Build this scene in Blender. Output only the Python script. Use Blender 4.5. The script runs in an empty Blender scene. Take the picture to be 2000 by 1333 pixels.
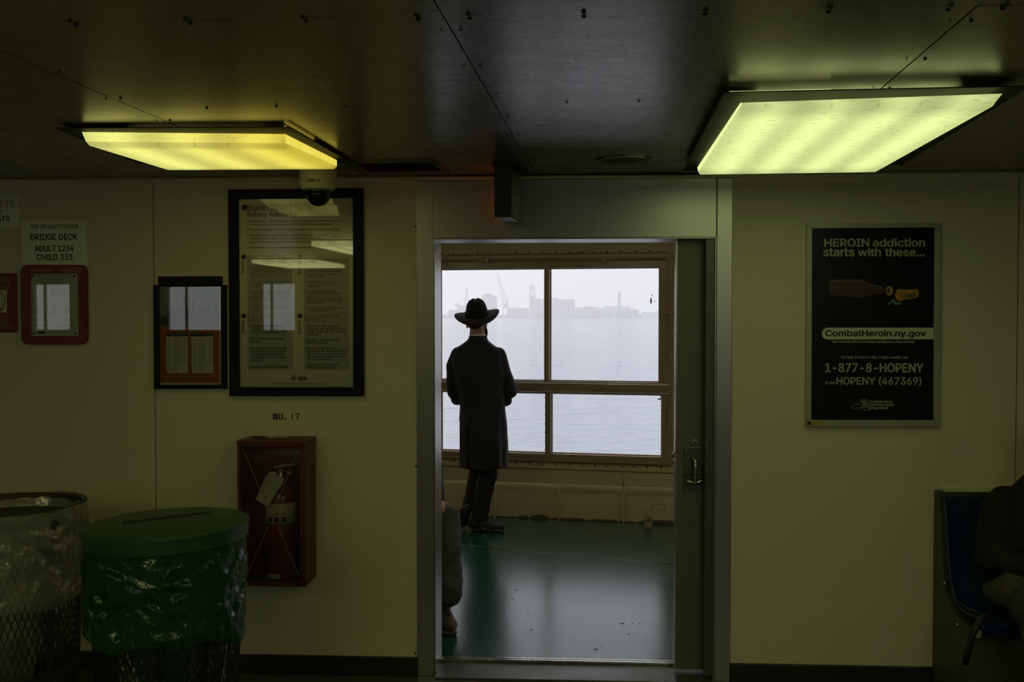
import bpy, bmesh, math, random
from mathutils import Vector, Matrix, noise
from mathutils.geometry import tessellate_polygon
random.seed(7)
S = bpy.context.scene
COL = S.collection
PI = math.pi
# ---------------------------------------------------------------- camera, world, sun, exposure
CAMZ = 1.65
FPX = 1944.0
PITCH = math.atan(51.5/FPX)
cd = bpy.data.cameras.new('camera'); cam = bpy.data.objects.new('camera', cd); COL.objects.link(cam)
cd.sensor_width = 36.0; cd.lens = FPX/2000*36.0; cd.clip_start = 0.05; cd.clip_end = 12000
cam.location = (0, 0, CAMZ); cam.rotation_euler = (PI/2-PITCH, 0, 0)
S.camera = cam
S.view_settings.view_transform = 'Standard'; S.view_settings.look = 'None'
S.view_settings.gamma = 1.0; S.view_settings.exposure = 0.0; S.view_settings.use_curve_mapping = False
S.cycles.max_bounces = 10; S.cycles.diffuse_bounces = 5; S.cycles.glossy_bounces = 4
S.cycles.transparent_max_bounces = 16; S.cycles.transmission_bounces = 4; S.cycles.volume_bounces = 1
S.cycles.use_denoising = True; S.cycles.sample_clamp_indirect = 4.0; S.cycles.caustics_refractive = False
S.cycles.blur_glossy = 0.5
W_ = bpy.data.worlds.new('sky'); S.world = W_; W_.use_nodes = True
nt = W_.node_tree; nt.nodes.clear()
out = nt.nodes.new('ShaderNodeOutputWorld'); bg = nt.nodes.new('ShaderNodeBackground')
tc = nt.nodes.new('ShaderNodeTexCoord')
SUNV = Vector((-0.86, 0.36, 0.36)).normalized()        # towards the hazy sun, low on the left
dot = nt.nodes.new('ShaderNodeVectorMath'); dot.operation = 'DOT_PRODUCT'; dot.inputs[1].default_value = SUNV
ramp = nt.nodes.new('ShaderNodeValToRGB')
ramp.color_ramp.elements[0].position = 0.0; ramp.color_ramp.elements[0].color = (0.80, 0.835, 0.885, 1)
ramp.color_ramp.elements[1].position = 1.0; ramp.color_ramp.elements[1].color = (1.25, 1.14, 1.0, 1)
e = ramp.color_ramp.elements.new(0.45); e.color = (0.91, 0.885, 0.862, 1)
nt.links.new(tc.outputs['Generated'], dot.inputs[0]); nt.links.new(dot.outputs['Value'], ramp.inputs[0])
sep = nt.nodes.new('ShaderNodeSeparateXYZ'); nt.links.new(tc.outputs['Generated'], sep.inputs[0])
el = nt.nodes.new('ShaderNodeMapRange'); el.inputs[1].default_value = 0.02; el.inputs[2].default_value = 0.35; el.interpolation_type = 'SMOOTHSTEP'
nt.links.new(sep.outputs[2], el.inputs[0])
mxs = nt.nodes.new('ShaderNodeMix'); mxs.data_type = 'RGBA'; mxs.blend_type = 'MULTIPLY'; mxs.inputs[7].default_value = (0.86, 0.95, 1.10, 1)
nt.links.new(el.outputs[0], mxs.inputs[0]); nt.links.new(ramp.outputs[0], mxs.inputs[6]); nt.links.new(mxs.outputs[2], bg.inputs[0]); nt.links.new(bg.outputs[0], out.inputs[0])
bg.inputs[1].default_value = 1.50
sd = bpy.data.lights.new('hazy_sun', 'SUN'); sun = bpy.data.objects.new('hazy_sun', sd); COL.objects.link(sun)
sd.energy = 2.0; sd.color = (1.0, 0.62, 0.32); sd.angle = math.radians(6)
sun.rotation_euler = SUNV.to_track_quat('Z', 'Y').to_euler()
LAMP_R = 1.40; LAMP_L = 1.30; LAMP_FILL = 5.2
# ---------------------------------------------------------------- geometry of the view (used only to read positions off measured points)
CR = Matrix.Rotation(PI/2-PITCH, 3, 'X'); CO = Vector((0, 0, CAMZ))
def ray(px, py): return CR @ Vector(((px-1000)/FPX, (666.5-py)/FPX, -1.0))
def onplane(px, py, p, n):
    d = ray(px, py); return CO + d*((p-CO).dot(n)/d.dot(n))
def onZ(px, py, z): return onplane(px, py, Vector((0, 0, z)), Vector((0, 0, 1)))
def onY(px, py, y): return onplane(px, py, Vector((0, y, 0)), Vector((0, 1, 0)))
I4 = Matrix.Identity(4)
WM = Matrix.Translation((0, 4.49, 0)) @ Matrix.Rotation(math.radians(-3.1), 4, 'Z')     # cabin wall: x along, -y towards the cabin
WI = WM.inverted()
def WU(px, py, off=0.0):
    n = WM.to_3x3() @ Vector((0, 1, 0)); p = WM @ Vector((0, -off, 0))
    return WI @ onplane(px, py, p, n)
a_ = onZ(966, 1009.7, 0); b_ = onZ(1319, 1024.6, 0)
OM = Matrix.Translation(a_) @ Matrix.Rotation(math.atan2((b_-a_).y, (b_-a_).x), 4, 'Z')  # hull wall frame
OI = OM.inverted()
def OU(px, py, off=0.0):
    n = OM.to_3x3() @ Vector((0, 1, 0)); p = OM @ Vector((0, -off, 0))
    return OI @ onplane(px, py, p, n)
CEIL = 2.276
# ---------------------------------------------------------------- materials
def srgb(r, g, b):
    f = lambda c: (c/255/12.92) if c/255 <= 0.04045 else ((c/255+0.055)/1.055)**2.4
    return (f(r), f(g), f(b), 1)
MATS = {}
def mat(name, col, rough=0.5, metal=0.0, spec=0.5, var=0.0, vscale=6.0, bump=0.0, bscale=80.0, stretch=(1, 1, 1),
        emit=None, estr=0.0, rvar=0.0, alpha=1.0, coat=0.0, col2=None, thr=(0.45, 0.7), sheen=0.0):
    m = bpy.data.materials.new(name); m.use_nodes = True; n = m.node_tree.nodes; l = m.node_tree.links
    p = n['Principled BSDF']; c = tuple(col)[:3]+(1,)
    p.inputs['Base Color'].default_value = c; p.inputs['Roughness'].default_value = rough
    p.inputs['Metallic'].default_value = metal; p.inputs['Specular IOR Level'].default_value = spec
    p.inputs['Alpha'].default_value = alpha; p.inputs['Coat Weight'].default_value = coat
    p.inputs['Sheen Weight'].default_value = sheen
    if var or bump or rvar or col2:
        t = n.new('ShaderNodeTexCoord'); mp = n.new('ShaderNodeMapping'); mp.inputs['Scale'].default_value = stretch
        l.new(t.outputs['Object'], mp.inputs[0])
    if var or col2 or rvar:
        nz = n.new('ShaderNodeTexNoise'); nz.inputs['Scale'].default_value = vscale; nz.inputs['Detail'].default_value = 6
        nz.inputs['Roughness'].default_value = 0.62
        l.new(mp.outputs[0], nz.inputs['Vector'])
        if var or col2:
            r = n.new('ShaderNodeValToRGB')
            if col2:
                r.color_ramp.elements[0].position = thr[0]; r.color_ramp.elements[1].position = thr[1]
                r.color_ramp.elements[0].color = c; r.color_ramp.elements[1].color = tuple(col2)[:3]+(1,)
            else:
                r.color_ramp.elements[0].position = 0.3; r.color_ramp.elements[1].position = 0.7
                r.color_ramp.elements[0].color = tuple(x*(1-var) for x in c[:3])+(1,)
                r.color_ramp.elements[1].color = tuple(min(1, x*(1+var)) for x in c[:3])+(1,)
            l.new(nz.outputs['Fac'], r.inputs[0]); l.new(r.outputs[0], p.inputs['Base Color'])
        if rvar:
            mr = n.new('ShaderNodeMapRange'); mr.inputs[1].default_value = 0.3; mr.inputs[2].default_value = 0.7
            mr.inputs[3].default_value = max(0.02, rough-rvar); mr.inputs[4].default_value = min(1, rough+rvar)
            l.new(nz.outputs['Fac'], mr.inputs[0]); l.new(mr.outputs[0], p.inputs['Roughness'])
    if bump:
        nb = n.new('ShaderNodeTexNoise'); nb.inputs['Scale'].default_value = bscale; nb.inputs['Detail'].default_value = 3
        bp = n.new('ShaderNodeBump'); bp.inputs['Strength'].default_value = bump; bp.inputs['Distance'].default_value = 0.01
        l.new(mp.outputs[0], nb.inputs['Vector']); l.new(nb.outputs['Fac'], bp.inputs['Height']); l.new(bp.outputs[0], p.inputs['Normal'])
    if emit:
        p.inputs['Emission Color'].default_value = tuple(emit)[:3]+(1,); p.inputs['Emission Strength'].default_value = estr
    MATS[name] = m; return m
def glassmat(name, tint=(1, 1, 1), gloss=0.03, rough=0.02, boost=1.0, haze=0.0, hazecol=(0.8, 0.8, 0.8)):
    m = bpy.data.materials.new(name); m.use_nodes = True; n = m.node_tree.nodes; l = m.node_tree.links; n.clear()
    o = n.new('ShaderNodeOutputMaterial'); mx = n.new('ShaderNodeMixShader'); tr = n.new('ShaderNodeBsdfTransparent')
    gl = n.new('ShaderNodeBsdfGlossy'); fr = n.new('ShaderNodeFresnel'); fr.inputs[0].default_value = 1.5
    mt = n.new('ShaderNodeMath'); mt.operation = 'MULTIPLY'; mt.inputs[1].default_value = boost
    tr.inputs[0].default_value = tuple(tint)+(1,); gl.inputs['Roughness'].default_value = rough
    l.new(fr.outputs[0], mt.inputs[0]); l.new(mt.outputs[0], mx.inputs[0]); l.new(tr.outputs[0], mx.inputs[1]); l.new(gl.outputs[0], mx.inputs[2])
    last = mx
    if haze:
        df = n.new('ShaderNodeBsdfDiffuse'); df.inputs[0].default_value = tuple(hazecol)+(1,); m2 = n.new('ShaderNodeMixShader')
        m2.inputs[0].default_value = haze; l.new(mx.outputs[0], m2.inputs[1]); l.new(df.outputs[0], m2.inputs[2]); last = m2
    l.new(last.outputs[0], o.inputs[0]); MATS[name] = m; return m

mat('wall_paint', (0.74, 0.70, 0.52), 0.55, var=0.02, vscale=1.2, bump=0.12, bscale=220)
mat('lamp_trim', (0.035, 0.033, 0.022), 0.7, spec=0.2)
mat('ceiling_metal', (0.27, 0.235, 0.185), 0.27, metal=0.6, vscale=6, rvar=0.022, bump=0.003, bscale=14, stretch=(0.8, 2.4, 1))
mat('stainless', (0.42, 0.41, 0.37), 0.33, metal=1.0, var=0.03, vscale=30, rvar=0.02, bump=0.003, bscale=60, stretch=(6, 6, 0.6))
mat('dark_steel', (0.13, 0.125, 0.105), 0.42, metal=0.6, var=0.12, vscale=5, rvar=0.08)
mat('door_steel', (0.19, 0.18, 0.14), 0.5, metal=0.35, var=0.08, vscale=4)
mat('back_panel', (0.12, 0.11, 0.075), 0.5)
mat('track_steel', (0.62, 0.62, 0.62), 0.22, metal=1.0, rvar=0.08, vscale=20)
mat('hull_paint', (0.60, 0.52, 0.31), 0.5, var=0.1, vscale=5, bump=0.2, bscale=30, col2=(0.36, 0.26, 0.13), thr=(0.58, 0.85))
mat('window_paint', (0.36, 0.28, 0.16), 0.26, var=0.12, vscale=12, bump=0.1, bscale=60, coat=0.35)
mat('putty', (0.50, 0.33, 0.17), 0.5, var=0.2, vscale=40)
mat('rivet_rust', (0.16, 0.10, 0.055), 0.6, var=0.2, vscale=40)
mat('deck_green', (0.008, 0.085, 0.052), 0.22, spec=0.8, vscale=14, rvar=0.02, bump=0.03, bscale=35)
mat('cabin_floor', (0.10, 0.10, 0.09), 0.30, spec=0.5, var=0.05, vscale=4)
mat('base_black', (0.02, 0.017, 0.013), 0.45)
mat('deck_ceiling', (0.33, 0.25, 0.17), 0.5, var=0.08, vscale=3)
mat('frame_navy', (0.006, 0.008, 0.010), 0.55, spec=0.25)
mat('paper_cream', (0.74, 0.74, 0.50), 0.6, var=0.03, vscale=9)
mat('paper_grey', (0.48, 0.50, 0.38), 0.6)
mat('sign_cream', (0.80, 0.83, 0.63), 0.30, var=0.04, vscale=6)
mat('ink_black', (0.015, 0.015, 0.02), 0.5)
mat('ink_navy', (0.02, 0.02, 0.06), 0.5)
mat('ink_red', (0.33, 0.15, 0.075), 0.5)
mat('ink_tan', (0.45, 0.36, 0.19), 0.5)
mat('ink_gold', (0.52, 0.33, 0.05), 0.5)
mat('sign_red', (0.20, 0.010, 0.008), 0.42, var=0.1, vscale=8)
mat('timetable_orange', (0.42, 0.10, 0.008), 0.5, var=0.08, vscale=9)
mat('print_sky', (0.22, 0.29, 0.20), 0.5); mat('print_city', (0.05, 0.06, 0.055), 0.5); mat('print_water', (0.14, 0.11, 0.08), 0.5)
mat('poster_black', (0.004, 0.004, 0.0042), 0.6, spec=0.2)
mat('poster_white', (0.72, 0.74, 0.56), 0.5)
mat('alu_frame', (0.42, 0.43, 0.33), 0.40, metal=0.5, var=0.05, vscale=15)
mat('bottle_brown', (0.055, 0.028, 0.016), 0.5); mat('bottle_light', (0.14, 0.085, 0.05), 0.5); mat('bottle_cap', (0.42, 0.42, 0.13), 0.5)
mat('pill_amber', (0.42, 0.20, 0.015), 0.5); mat('pill_amber_light', (0.55, 0.34, 0.03), 0.5); mat('pill_green', (0.10, 0.42, 0.28), 0.5)
mat('box_red', (0.13, 0.026, 0.011), 0.45, var=0.18, vscale=7, bump=0.1, bscale=60)
mat('box_red_inside', (0.13, 0.012, 0.008), 0.5, var=0.15, vscale=9)
mat('ext_red', (0.24, 0.010, 0.008), 0.25, coat=0.4)
mat('chrome', (0.6, 0.6, 0.55), 0.25, metal=1.0)
mat('white_label', (0.55, 0.57, 0.44), 0.5, var=0.2, vscale=25)
mat('wire_grey', (0.35, 0.28, 0.25), 0.5)
mat('cctv_cream', (0.66, 0.64, 0.47), 0.4)
mat('black_gloss', (0.008, 0.008, 0.010), 0.12, coat=0.5)
mat('black_matt', (0.012, 0.012, 0.013), 0.5)
mat('lid_green', (0.030, 0.105, 0.038), 0.42, var=0.1, vscale=8)
mat('basket_black', (0.012, 0.014, 0.011), 0.5)
mat('basket_brown', (0.045, 0.042, 0.028), 0.5)
mat('seat_blue', (0.010, 0.030, 0.10), 0.35, var=0.1, vscale=10)
mat('seat_box', (0.085, 0.08, 0.05), 0.5, var=0.1, vscale=6)
mat('coat_black', (0.010, 0.0095, 0.011), 0.75, sheen=0.15, bump=0.25, bscale=400)
mat('trouser_black', (0.008, 0.008, 0.009), 0.8, bump=0.2, bscale=300)
mat('hat_felt', (0.007, 0.007, 0.0075), 0.85, sheen=0.2)
mat('hat_band', (0.012, 0.012, 0.013), 0.35)
mat('skin', (0.50, 0.27, 0.19), 0.5, var=0.05, vscale=30)
mat('beard', (0.045, 0.028, 0.018), 0.8, bump=0.8, bscale=300)
mat('shirt_white', (0.75, 0.72, 0.68), 0.6)
mat('shoe_black', (0.012, 0.011, 0.011), 0.45, bump=0.3, bscale=200)
mat('shoe_sole', (0.03, 0.03, 0.028), 0.5)
mat('shoe_mark', (0.45, 0.42, 0.42), 0.4)
mat('khaki', (0.085, 0.10, 0.085), 0.8, bump=0.4, bscale=350, var=0.1, vscale=12)
mat('jeans', (0.050, 0.058, 0.062), 0.8, bump=0.4, bscale=400, var=0.2, vscale=12)
mat('parka_dark', (0.009, 0.0065, 0.0055), 0.75, bump=0.3, bscale=120)
mat('bag_olive', (0.085, 0.075, 0.042), 0.75, bump=0.4, bscale=180, var=0.15, vscale=14)
mat('grey_hair', (0.25, 0.25, 0.25), 0.8)
glassmat('window_glass', boost=0.5, haze=0.015)
glassmat('poster_glass', boost=1.15, rough=0.01); glassmat('matt_cover', boost=0.25, rough=0.2)
glassmat('acrylic', tint=(0.95, 0.93, 0.93), boost=0.8, haze=0.03, hazecol=(0.6, 0.55, 0.5))
glassmat('smoked_dome', tint=(0.05, 0.05, 0.05), boost=1.5, rough=0.03)
def plastic(name, tint, df, dfac, boost):
    m = bpy.data.materials.new(name); m.use_nodes = True; n = m.node_tree.nodes; l = m.node_tree.links; n.clear()
    o = n.new('ShaderNodeOutputMaterial'); tr = n.new('ShaderNodeBsdfTransparent'); tr.inputs[0].default_value = tint
    d = n.new('ShaderNodeBsdfDiffuse'); d.inputs[0].default_value = df; gl = n.new('ShaderNodeBsdfGlossy'); gl.inputs['Roughness'].default_value = 0.14
    t = n.new('ShaderNodeTexCoord'); nz = n.new('ShaderNodeTexNoise'); nz.inputs['Scale'].default_value = 9; nz.inputs['Detail'].default_value = 5
    nz.inputs['Distortion'].default_value = 1.2
    bp = n.new('ShaderNodeBump'); bp.inputs['Strength'].default_value = 0.4; bp.inputs['Distance'].default_value = 0.02
    l.new(t.outputs['Object'], nz.inputs['Vector']); l.new(nz.outputs['Fac'], bp.inputs['Height']); l.new(bp.outputs[0], gl.inputs['Normal'])
    m1 = n.new('ShaderNodeMixShader'); m1.inputs[0].default_value = dfac; m2 = n.new('ShaderNodeMixShader')
    fr = n.new('ShaderNodeFresnel'); fr.inputs[0].default_value = 1.5; l.new(bp.outputs[0], fr.inputs['Normal'])
    mt = n.new('ShaderNodeMath'); mt.operation = 'MULTIPLY'; mt.inputs[1].default_value = boost
    l.new(fr.outputs[0], mt.inputs[0]); l.new(mt.outputs[0], m2.inputs[0])
    l.new(tr.outputs[0], m1.inputs[1]); l.new(d.outputs[0], m1.inputs[2]); l.new(m1.outputs[0], m2.inputs[1]); l.new(gl.outputs[0], m2.inputs[2])
    l.new(m2.outputs[0], o.inputs[0]); MATS[name] = m
plastic('liner_clear', (0.90, 0.92, 0.85, 1), (0.66, 0.66, 0.52, 1), 0.34, 1.8)
plastic('liner_green', (0.25, 0.52, 0.27, 1), (0.03, 0.17, 0.06, 1), 0.42, 1.1)
def lampmat(name, col, strength, ax0, ax1, n_t, yellow=None):
    # a prismatic lens over n_t tubes: brighter bands where the tubes burn, specks of dust lying in the lens
    m = bpy.data.materials.new(name); m.use_nodes = True; n = m.node_tree.nodes; l = m.node_tree.links; n.clear()
    o = n.new('ShaderNodeOutputMaterial'); em = n.new('ShaderNodeEmission'); t = n.new('ShaderNodeTexCoord')
    sp = n.new('ShaderNodeSeparateXYZ'); l.new(t.outputs['UV'], sp.inputs[0])
    mu = n.new('ShaderNodeMath'); mu.operation = 'MULTIPLY'; mu.inputs[1].default_value = 2*PI*n_t; l.new(sp.outputs[0], mu.inputs[0])
    cs = n.new('ShaderNodeMath'); cs.operation = 'COSINE'; l.new(mu.outputs[0], cs.inputs[0])
    mr = n.new('ShaderNodeMapRange'); mr.inputs[1].default_value = 1; mr.inputs[2].default_value = -1; mr.inputs[3].default_value = 0.74; mr.inputs[4].default_value = 1.06
    l.new(cs.outputs[0], mr.inputs[0])
    # fade at the tube ends
    ab = n.new('ShaderNodeMath'); ab.operation = 'SUBTRACT'; ab.inputs[1].default_value = 0.5; l.new(sp.outputs[1], ab.inputs[0])
    a2 = n.new('ShaderNodeMath'); a2.operation = 'ABSOLUTE'; l.new(ab.outputs[0], a2.inputs[0])
    me = n.new('ShaderNodeMapRange'); me.interpolation_type = 'SMOOTHSTEP'; me.inputs[1].default_value = 0.34; me.inputs[2].default_value = 0.5; me.inputs[3].default_value = 1; me.inputs[4].default_value = 0.70
    l.new(a2.outputs[0], me.inputs[0])
    m1 = n.new('ShaderNodeMath'); m1.operation = 'MULTIPLY'; l.new(mr.outputs[0], m1.inputs[0]); l.new(me.outputs[0], m1.inputs[1])
    mp = n.new('ShaderNodeMapping'); mp.inputs['Scale'].default_value = (5, 34, 1); l.new(t.outputs['UV'], mp.inputs[0])
    nz = n.new('ShaderNodeTexNoise'); nz.inputs['Scale'].default_value = 3.2; nz.inputs['Detail'].default_value = 5; l.new(mp.outputs[0], nz.inputs['Vector'])
    dr = n.new('ShaderNodeMapRange'); dr.inputs[1].default_value = 0.57; dr.inputs[2].default_value = 0.70; dr.inputs[3].default_value = 1; dr.inputs[4].default_value = 0.62
    l.new(nz.outputs['Fac'], dr.inputs[0])
    m2 = n.new('ShaderNodeMath'); m2.operation = 'MULTIPLY'; l.new(m1.outputs[0], m2.inputs[0]); l.new(dr.outputs[0], m2.inputs[1])
    m3 = n.new('ShaderNodeMath'); m3.operation = 'MULTIPLY'; m3.inputs[1].default_value = strength; l.new(m2.outputs[0], m3.inputs[0])
    if yellow:
        mx = n.new('ShaderNodeMix'); mx.data_type = 'RGBA'; mx.inputs[6].default_value = tuple(col)+(1,); mx.inputs[7].default_value = tuple(yellow)+(1,)
        l.new(sp.outputs[0], mx.inputs[0]); l.new(mx.outputs[2], em.inputs[0])
    else: em.inputs[0].default_value = tuple(col)+(1,)
    l.new(m3.outputs[0], em.inputs[1]); l.new(em.outputs[0], o.inputs[0]); MATS[name] = m
lampmat('lamp_right', (0.60, 0.70, 0.27), 1.0*LAMP_R, 0, 1, 4)
lampmat('lamp_left', (0.70, 0.72, 0.20), 1.0*LAMP_L, 0, 1, 3, yellow=(0.66, 0.52, 0.055))
lampmat('lamp_back_fill', (0.66, 0.70, 0.28), 1.0*LAMP_FILL, 0, 1, 4)
mat('exit_red', (0.4, 0.02, 0.01), 0.4, emit=(1.0, 0.07, 0.03), estr=1.2)
mat('far_concrete', (0.30, 0.31, 0.34), 0.9); mat('far_pale', (0.55, 0.55, 0.56), 0.9); mat('far_dark', (0.16, 0.17, 0.20), 0.9)
# ---------------------------------------------------------------- mesh builder
class MB:
    def __init__(s): s.v = []; s.f = []; s.uv = {}
    def add(s, vs, fs):
        b = len(s.v); s.v += [Vector(v) for v in vs]; s.f += [tuple(b+i for i in f) for f in fs]; return s
    def box(s, x0, x1, y0, y1, z0, z1):
        return s.add([(x0,y0,z0),(x1,y0,z0),(x1,y1,z0),(x0,y1,z0),(x0,y0,z1),(x1,y0,z1),(x1,y1,z1),(x0,y1,z1)],
                     [(0,3,2,1),(4,5,6,7),(0,1,5,4),(1,2,6,5),(2,3,7,6),(3,0,4,7)])
    def prism(s, poly, vec):          # poly: 3d points, extruded by vec
        n = len(poly); p = [Vector(q) for q in poly]; v = Vector(vec)
        return s.add(p+[q+v for q in p], [tuple(range(n)), tuple(range(2*n-1, n-1, -1))]+[(i, (i+1) % n + 0, (i+1) % n + n, i+n) for i in range(n)])
    def ring(s, outer, inner, vec):   # frame: outer/inner loops with the same count
        n = len(outer); v = Vector(vec); o = [Vector(q) for q in outer]; i_ = [Vector(q) for q in inner]
        vs = o+i_+[q+v for q in o]+[q+v for q in i_]; fs = []
        for k in range(n):
            j = (k+1) % n
            fs += [(k, j, n+j, n+k), (2*n+k, 3*n+k, 3*n+j, 2*n+j), (k, 2*n+k, 2*n+j, j), (n+k, n+j, 3*n+j, 3*n+k)]
        return s.add(vs, fs)
    def tube(s, pts, rad, seg=10, side=None, cap=True):
        pts = [Vector(p) for p in pts]; n = len(pts)
        if not isinstance(rad, (list, tuple)): rad = [rad]*n
        vs = []; prev = None
        for i, p in enumerate(pts):
            t = (pts[min(i+1, n-1)]-pts[max(i-1, 0)]).normalized()
            if side is not None: a = Vector(side)
            else: a = prev if prev is not None else (Vector((1, 0, 0)) if abs(t.x) < 0.8 else Vector((0, 0, 1)))
            a = (a - t*a.dot(t)).normalized(); b = t.cross(a); prev = a
            r = rad[i]; ra, rb = r if isinstance(r, (list, tuple)) else (r, r)
            for k in range(seg):
                an = 2*PI*k/seg; vs.append(p + a*math.cos(an)*ra + b*math.sin(an)*rb)
        fs = []
        for i in range(n-1):
            for k in range(seg):
                j = (k+1) % seg; fs.append((i*seg+k, i*seg+j, (i+1)*seg+j, (i+1)*seg+k))
        if cap: fs += [tuple(range(seg-1, -1, -1)), tuple(range((n-1)*seg, n*seg))]
        return s.add(vs, fs)
    def cyl(s, p0, p1, r0, r1=None, seg=24): return s.tube([p0, p1], [r0, r0 if r1 is None else r1], seg)
    def lathe(s, prof, c=(0, 0, 0), seg=32, sx=1, sy=1):     # prof: (r, z)
        c = Vector(c); vs = []; fs = []
        for r, z in prof:
            for k in range(seg):
                a = 2*PI*k/seg; vs.append(c+Vector((r*sx*math.cos(a), r*sy*math.sin(a), z)))
        for i in range(len(prof)-1):
            for k in range(seg):
                j = (k+1) % seg; fs.append((i*seg+k, i*seg+j, (i+1)*seg+j, (i+1)*seg+k))
        if prof[0][0] > 1e-5: fs.append(tuple(range(seg-1, -1, -1)))
        if prof[-1][0] > 1e-5: fs.append(tuple(range((len(prof)-1)*seg, len(prof)*seg)))
        return s.add(vs, fs)
    def ball(s, c, r, seg=16, rings=10, rot=None):
        c = Vector(c); r = r if isinstance(r, (list, tuple)) else (r, r, r); vs = []; fs = []
        for i in range(rings+1):
            th = PI*i/rings
            for k in range(seg):
                a = 2*PI*k/seg; v = Vector((r[0]*math.sin(th)*math.cos(a), r[1]*math.sin(th)*math.sin(a), r[2]*math.cos(th)))
                vs.append(c+(rot @ v if rot else v))
        for i in range(rings):
            for k in range(seg):
                j = (k+1) % seg; fs.append((i*seg+k, (i+1)*seg+k, (i+1)*seg+j, i*seg+j))
        return s.add(vs, fs)
    def limb(s, pts, rad, seg=14, side=None):   # tube with round ends, for bodies
        s.tube(pts, rad, seg, side)
        for i in (0, -1):
            r = rad[i] if isinstance(rad, (list, tuple)) else rad
            r = min(r) if isinstance(r, (list, tuple)) else r
            s.ball(pts[i], r*0.98, 12, 8)
        return s
    def mesh(s, name, M=I4, bevel=0.0, smooth=False, segs=2):
        me = bpy.data.meshes.new(name); me.from_pydata([M @ v for v in s.v], [], s.f)
        bm = bmesh.new(); bm.from_mesh(me); bmesh.ops.remove_doubles(bm, verts=bm.verts, dist=1e-6)
        bmesh.ops.recalc_face_normals(bm, faces=bm.faces)
        if bevel:
            ed = [e for e in bm.edges if len(e.link_faces) == 2 and e.calc_face_angle(0) > 0.6]
            bmesh.ops.bevel(bm, geom=ed, offset=bevel, segments=segs, affect='EDGES', profile=0.6, clamp_overlap=True)
        bm.to_mesh(me); bm.free()
        if smooth:
            for p in me.polygons: p.use_smooth = True
            if smooth == 'auto':
                me.set_sharp_from_angle(angle=math.radians(38))
        return me
def tag(o, label=None, cat=None, group=None, kind=None):
    if label: o['label'] = label
    if cat: o['category'] = cat
    if group: o['group'] = group
    if kind: o['kind'] = kind
    return o
def thing(name, base, F=I4, label=None, cat=None, group=None, kind=None):
    o = bpy.data.objects.new(name, None); COL.objects.link(o); o.empty_display_size = 0.05
    o.matrix_world = F @ Matrix.Translation(base); o['_f'] = 0
    del o['_f']
    tag(o, label, cat, group, kind); ROOT[o.name] = (F, Vector(base)); return o
ROOT = {}
def part(name, mb, m, parent=None, F=None, bevel=0.0, smooth=False, label=None, kind=None, mesh=None, top=None):
    # mb's coordinates are those of frame F; the object is parented to the thing
    if parent is not None:
        PF, base = ROOT[parent.name]; F = PF if F is None else F
        M = (PF @ Matrix.Translation(base)).inverted() @ F
    else:
        F = I4 if F is None else F; M = F
    me = mesh if mesh is not None else mb.mesh(name, M, bevel, smooth)
    if m is not None and not me.materials: me.materials.append(MATS[m])
    o = bpy.data.objects.new(name, me); COL.objects.link(o)
    if parent is not None: o.parent = parent; ROOT[o.name] = (PF, base)
    tag(o, label=label, kind=kind)
    return o
def solo(name, mb, m, label, cat, F=I4, bevel=0.0, smooth=False, group=None, kind=None):
    # a thing that is one mesh; origin at its lowest centre
    vs = [F @ v for v in mb.v]; c = sum(vs, Vector())/len(vs); c.z = min(v.z for v in vs)
    me = mb.mesh(name, Matrix.Translation(-c) @ F, bevel, smooth); me.materials.append(MATS[m])
    o = bpy.data.objects.new(name, me); COL.objects.link(o); o.location = c
    ROOT[o.name] = (I4, c); tag(o, label, cat, group, kind); return o
def struct(name, mb, m, F=I4, bevel=0.0, smooth=False):
    o = part(name, mb, m, None, F, bevel, smooth); o['kind'] = 'structure'; ROOT[o.name] = (I4, Vector((0, 0, 0))); return o
def blob(name, mb, m, parent, F=None, voxel=0.012, sm=4, fold=0.0, fscale=8.0, stretch=(1, 1, 1), fn=None, label=None):
    # closed pieces fused into one continuous skin
    tmp = bpy.data.meshes.new('t'); tmp.from_pydata(mb.v, [], mb.f)
    bm = bmesh.new(); bm.from_mesh(tmp); bmesh.ops.recalc_face_normals(bm, faces=bm.faces); bm.to_mesh(tmp); bm.free()
    o = bpy.data.objects.new('t', tmp); COL.objects.link(o)
    r = o.modifiers.new('r', 'REMESH'); r.mode = 'VOXEL'; r.voxel_size = voxel
    k = o.modifiers.new('s', 'SMOOTH'); k.factor = 0.6; k.iterations = sm
    dg = bpy.context.evaluated_depsgraph_get(); ev = o.evaluated_get(dg); me = bpy.data.meshes.new_from_object(ev)
    bpy.data.objects.remove(o); bpy.data.meshes.remove(tmp)
    if fold or fn:
        ns = [v.normal.copy() for v in me.vertices]
        for v, n_ in zip(me.vertices, ns):
            if fn: v.co = fn(v.co.copy(), n_)
            if fold:
                q = Vector((v.co.x*stretch[0], v.co.y*stretch[1], v.co.z*stretch[2]))*fscale
                v.co += n_*fold*(1-2*abs(noise.noise(q)))
    PF, base = ROOT[parent.name]; F = PF if F is None else F
    me.transform((PF @ Matrix.Translation(base)).inverted() @ F)
    for p in me.polygons: p.use_smooth = True
    me.name = name; me.materials.clear(); me.materials.append(MATS[m])
    b = bpy.data.objects.new(name, me); COL.objects.link(b); b.parent = parent; ROOT[b.name] = (PF, base)
    if label: b['label'] = label
    return b
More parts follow.
